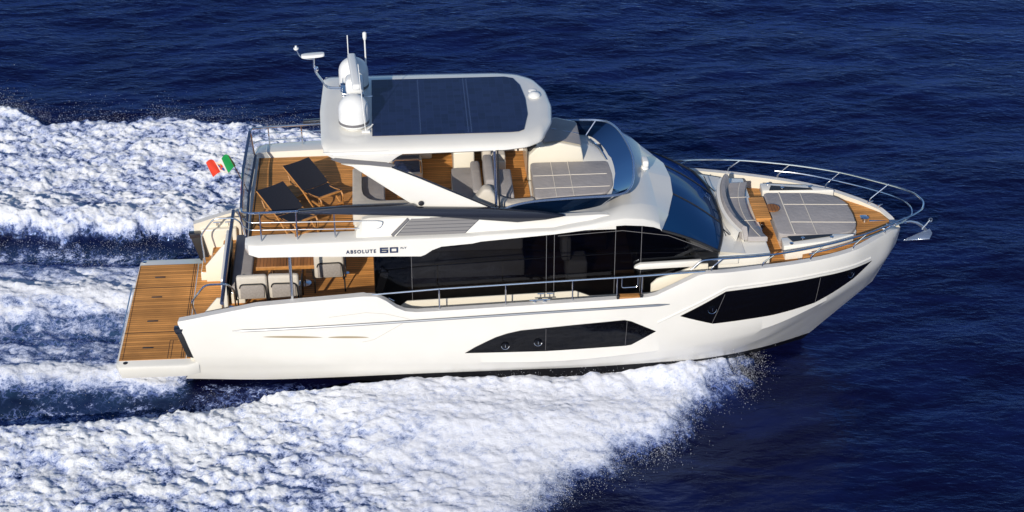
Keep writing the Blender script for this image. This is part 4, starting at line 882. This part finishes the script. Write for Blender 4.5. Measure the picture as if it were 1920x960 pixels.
def sea_material():
    m = bpy.data.materials.new('sea_and_foam'); m.use_nodes = True; nt = m.node_tree; N = nt.nodes; L = nt.links; out = N['Material Output']
    N.remove(N['Principled BSDF'])
    def put(sock, v):
        if isinstance(v, (int, float)): sock.default_value = v
        elif isinstance(v, tuple): sock.default_value = (*v, 1) if len(v) == 3 else v
        else: L.new(v, sock)
    def math_(op, a, b=None, c=None, clamp=False):
        n = N.new('ShaderNodeMath'); n.operation = op; n.use_clamp = clamp
        for i, v in enumerate((a, b, c)):
            if v is not None: put(n.inputs[i], v)
        return n.outputs[0]
    def sstep(v, lo, hi):
        n = N.new('ShaderNodeMapRange'); n.interpolation_type = 'SMOOTHSTEP'; put(n.inputs[0], v); put(n.inputs[1], lo); put(n.inputs[2], hi); return n.outputs[0]
    def mixc(f, a, b):
        n = N.new('ShaderNodeMix'); n.data_type = 'RGBA'; put(n.inputs[0], f); put(n.inputs[6], a); put(n.inputs[7], b); return n.outputs[2]
    def attr(k): n = N.new('ShaderNodeAttribute'); n.attribute_name = k; return n.outputs['Fac']
    tc = N.new('ShaderNodeTexCoord'); foam_, air_, calm_, soft_ = attr('foam'), attr('air'), attr('calm'), attr('soft')
    def noise(scale, detail, rough=.6, stretch=(1, 1, 1), dist=0, rot=0):
        mp = N.new('ShaderNodeMapping'); mp.inputs['Scale'].default_value = stretch; mp.inputs['Rotation'].default_value = (0, 0, rot); L.new(tc.outputs['Object'], mp.inputs[0])
        n = N.new('ShaderNodeTexNoise'); n.inputs['Scale'].default_value = scale; n.inputs['Detail'].default_value = detail; n.inputs['Roughness'].default_value = rough; n.inputs['Distortion'].default_value = dist
        L.new(mp.outputs[0], n.inputs[0]); return n
    # ---- water: dark body, blue mirror
    n1 = noise(1.9, 5, .55, (1, 2.4, 1), .3, R_(-14)).outputs[0]; big = noise(.35, 4, .6, (1, 2.6, 1), .6, R_(-10)).outputs[0]; n2 = noise(7.0, 3, .55, (1, 2.0, 1), .25, R_(-22)).outputs[0]
    bp = N.new('ShaderNodeBump'); bp.inputs['Distance'].default_value = .055
    put(bp.inputs['Strength'], math_('MULTIPLY_ADD', calm_, -.30, .80)); L.new(math_('ADD', n1, math_('MULTIPLY', n2, .30)), bp.inputs['Height'])
    wd = N.new('ShaderNodeBsdfDiffuse'); put(wd.inputs[0], mixc(math_('MULTIPLY', air_, .75), mixc(sstep(big, .42, .68), (.0030, .0033, .024), (.0050, .0090, .055)), (.035, .085, .17)))
    wg = N.new('ShaderNodeBsdfGlossy'); wg.inputs['Roughness'].default_value = .07; put(wg.inputs[0], (.36, .51, .98)); L.new(bp.outputs[0], wg.inputs['Normal'])
    fr = N.new('ShaderNodeFresnel'); fr.inputs[0].default_value = 1.36; L.new(bp.outputs[0], fr.inputs['Normal'])
    wm = N.new('ShaderNodeMixShader'); L.new(fr.outputs[0], wm.inputs[0]); L.new(wd.outputs[0], wm.inputs[1]); L.new(wg.outputs[0], wm.inputs[2])
    # ---- foam: torn wisps of varying thickness; bluish shadows between clumps also put into the colour
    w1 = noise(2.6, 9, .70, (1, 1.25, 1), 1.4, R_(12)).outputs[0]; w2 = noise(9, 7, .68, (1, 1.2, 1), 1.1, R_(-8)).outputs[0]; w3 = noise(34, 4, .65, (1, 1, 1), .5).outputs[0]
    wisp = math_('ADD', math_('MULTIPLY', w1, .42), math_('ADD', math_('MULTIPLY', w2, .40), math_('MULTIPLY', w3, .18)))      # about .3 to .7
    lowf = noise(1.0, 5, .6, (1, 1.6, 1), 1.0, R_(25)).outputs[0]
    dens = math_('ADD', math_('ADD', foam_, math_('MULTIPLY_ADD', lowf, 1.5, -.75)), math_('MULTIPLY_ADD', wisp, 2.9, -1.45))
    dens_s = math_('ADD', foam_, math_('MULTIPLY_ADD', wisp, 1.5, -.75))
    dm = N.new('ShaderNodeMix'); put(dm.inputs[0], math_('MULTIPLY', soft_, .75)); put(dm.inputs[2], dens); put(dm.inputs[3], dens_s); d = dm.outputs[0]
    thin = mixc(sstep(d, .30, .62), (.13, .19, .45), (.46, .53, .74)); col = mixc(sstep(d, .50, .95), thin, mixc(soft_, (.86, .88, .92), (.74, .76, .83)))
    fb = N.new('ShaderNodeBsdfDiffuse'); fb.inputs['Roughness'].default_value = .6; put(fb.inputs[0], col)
    bp2 = N.new('ShaderNodeBump'); bp2.inputs['Distance'].default_value = .075; put(bp2.inputs['Strength'], math_('MULTIPLY_ADD', soft_, -.25, .68))
    L.new(math_('ADD', w2, math_('MULTIPLY_ADD', w3, .25, math_('MULTIPLY', w1, .6))), bp2.inputs['Height']); L.new(bp2.outputs[0], fb.inputs['Normal'])
    # ---- lace of foam threads where cover is thin
    vn = N.new('ShaderNodeVectorMath'); vn.operation = 'MULTIPLY_ADD'; L.new(noise(2.2, 4, .6, (1, 1.3, 1), .8).outputs['Color'], vn.inputs[0]); vn.inputs[1].default_value = (.55, .55, 0); L.new(tc.outputs['Object'], vn.inputs[2])
    vo = N.new('ShaderNodeTexVoronoi'); vo.feature = 'DISTANCE_TO_EDGE'; vo.inputs['Scale'].default_value = 5.5; L.new(vn.outputs[0], vo.inputs['Vector'])
    thread = math_('MULTIPLY', math_('SUBTRACT', 1.0, sstep(vo.outputs['Distance'], .0, .13)), sstep(math_('ADD', w1, math_('MULTIPLY', foam_, .8)), .52, .78))
    thread = math_('MULTIPLY', thread, sstep(foam_, .06, .3))
    lo = math_('MULTIPLY_ADD', soft_, -.14, .28); hi = math_('MULTIPLY_ADD', soft_, .30, .52)
    cover = math_('MULTIPLY', sstep(d, lo, hi), sstep(foam_, .02, .14))
    fx = math_('MAXIMUM', cover, math_('MULTIPLY', thread, .85), clamp=True)
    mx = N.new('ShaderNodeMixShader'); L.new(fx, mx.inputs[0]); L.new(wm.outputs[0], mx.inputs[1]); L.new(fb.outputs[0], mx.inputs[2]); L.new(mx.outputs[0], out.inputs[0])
    return m
SEA = sea_material()
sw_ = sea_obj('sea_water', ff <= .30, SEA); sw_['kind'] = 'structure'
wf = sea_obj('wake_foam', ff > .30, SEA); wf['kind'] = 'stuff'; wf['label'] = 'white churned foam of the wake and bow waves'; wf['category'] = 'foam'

# flying spray: countless small drops along the crests and the leading edge of the bow wave
def drops(n):
    P = []; S = []
    def hgt(x, y):
        i = np.clip(np.searchsorted(gx, x), 0, nx - 1); j = np.clip(np.searchsorted(gy, y), 0, ny - 1); return H[i, j]
    def emit(x, y, zr, s):
        z = hgt(x, y) + zr; P.append(np.stack([x, y, z], 1)); S.append(s)
    def ex(n, a): return rng.exponential(a, n)
    # leading edge of the near bow wave
    k = int(n * .30); xx = 13.1 - 6.5 * rng.random(k) ** 1.1; yo = itp(xx, [5, 7.4, 7.9, 8.9, 10.3, 11, 11.9, 12.6, 13.0, 13.2], [-9, -6.9, -6.3, -5.4, -4.5, -3.7, -2.6, -1.8, -1.1, -.9])
    o_ = rng.normal(0, .30, k) * (.5 + rng.random(k)) - .05; clump = .55 * fbm(xx * 1.1, xx * 0 + 3, 5, 400, .7)
    emit(xx + (o_ + clump) * .55, yo - (o_ + clump) * .8 + .22, ex(k, .12), ex(k, .006) + .005)
    # spray curtain thrown from the chine
    k = int(n * .06); xx = 7 + 6.2 * rng.random(k); r = rng.random(k); emit(xx - r * .8, -1.7 - r * np.minimum(2.2, (13.3 - xx) * .9) + .15 * rng.normal(size=k), ex(k, .10) + .22 * np.sin(np.pi * np.clip(r, 0, 1)) * .6, ex(k, .005) + .004)
    # crest of the far wave and the trough below it
    k = int(n * .22); xx = -9 + 11 * rng.random(k); yi = itp(xx, [-30, -5, -3.8, -2.4, -1.2, .1, 1.5], [5.0, 4.4, 4.3, 4.2, 4.4, 4.2, 3.4]); emit(xx, yi + rng.normal(0, .42, k) - .05, ex(k, .09), ex(k, .005) + .004)
    k = int(n * .20); xx = -9 + 14 * rng.random(k); yi = itp(xx, [-8, -6.3, -4.7, -1.9, 0, 2.6, 5], [13.4, 12.0, 11.0, 11.3, 11.2, 10.6, 9.0]); emit(xx, yi + ex(k, .35) - .2, ex(k, .08), ex(k, .005) + .004)
    # stern wash and near trough
    k = int(n * .05); xx = -8 + 9.5 * rng.random(k); emit(xx, -2.9 + rng.normal(0, .5, k), ex(k, .06), ex(k, .004) + .004)
    k = n - sum(len(s) for s in S); xx = -8 + 6.3 * rng.random(k); emit(xx, rng.uniform(-2.5, 3.4, k), ex(k, .07), ex(k, .004) + .004)
    P = np.concatenate(P); S = np.concatenate(S); keep = fbm(P[:, 0] * .9, P[:, 1] * .9, 4, 512, .6) + .25 * rng.normal(size=len(P)) > .02; P = P[keep]; S = [S[keep]]; S = np.clip(np.concatenate(S) * .45, .002, .009); return P, S
P, S = drops(75000)
base = np.array([(1, 1, 1), (1, -1, -1), (-1, 1, -1), (-1, -1, 1)], float) * .8
rot = rng.random((len(P), 1, 3)) * .8 + .6
V = (P[:, None, :] + base[None] * S[:, None, None] * rot).reshape(-1, 3)
Fd = (np.array([(0, 1, 2), (0, 3, 1), (0, 2, 3), (1, 3, 2)])[None] + (np.arange(len(P)) * 4)[:, None, None]).reshape(-1, 3)
me = bpy.data.meshes.new('spray'); me.vertices.add(len(V)); me.vertices.foreach_set('co', V.astype(np.float32).ravel()); me.loops.add(Fd.size); me.loops.foreach_set('vertex_index', Fd.astype(np.int32).ravel())
me.polygons.add(len(Fd)); me.polygons.foreach_set('loop_start', (np.arange(len(Fd)) * 3).astype(np.int32)); me.polygons.foreach_set('loop_total', np.full(len(Fd), 3, np.int32)); me.update(calc_edges=True)
sdm = bpy.data.materials.new('spray_drops'); sdm.use_nodes = True; _n = sdm.node_tree.nodes; _l = sdm.node_tree.links
_d = _n.new('ShaderNodeBsdfDiffuse'); _d.inputs[0].default_value = (.9, .91, .94, 1); _t = _n.new('ShaderNodeBsdfTranslucent'); _t.inputs[0].default_value = (.9, .91, .94, 1)
_m = _n.new('ShaderNodeMixShader'); _l.new(_d.outputs[0], _m.inputs[1]); _l.new(_t.outputs[0], _m.inputs[2]); _l.new(_m.outputs[0], _n['Material Output'].inputs[0]); me.materials.append(sdm); spo = bpy.data.objects.new('spray', me); C.objects.link(spo); spo['kind'] = 'stuff'; spo['label'] = 'fine white spray drops flying off the wave crests'; spo['category'] = 'spray'
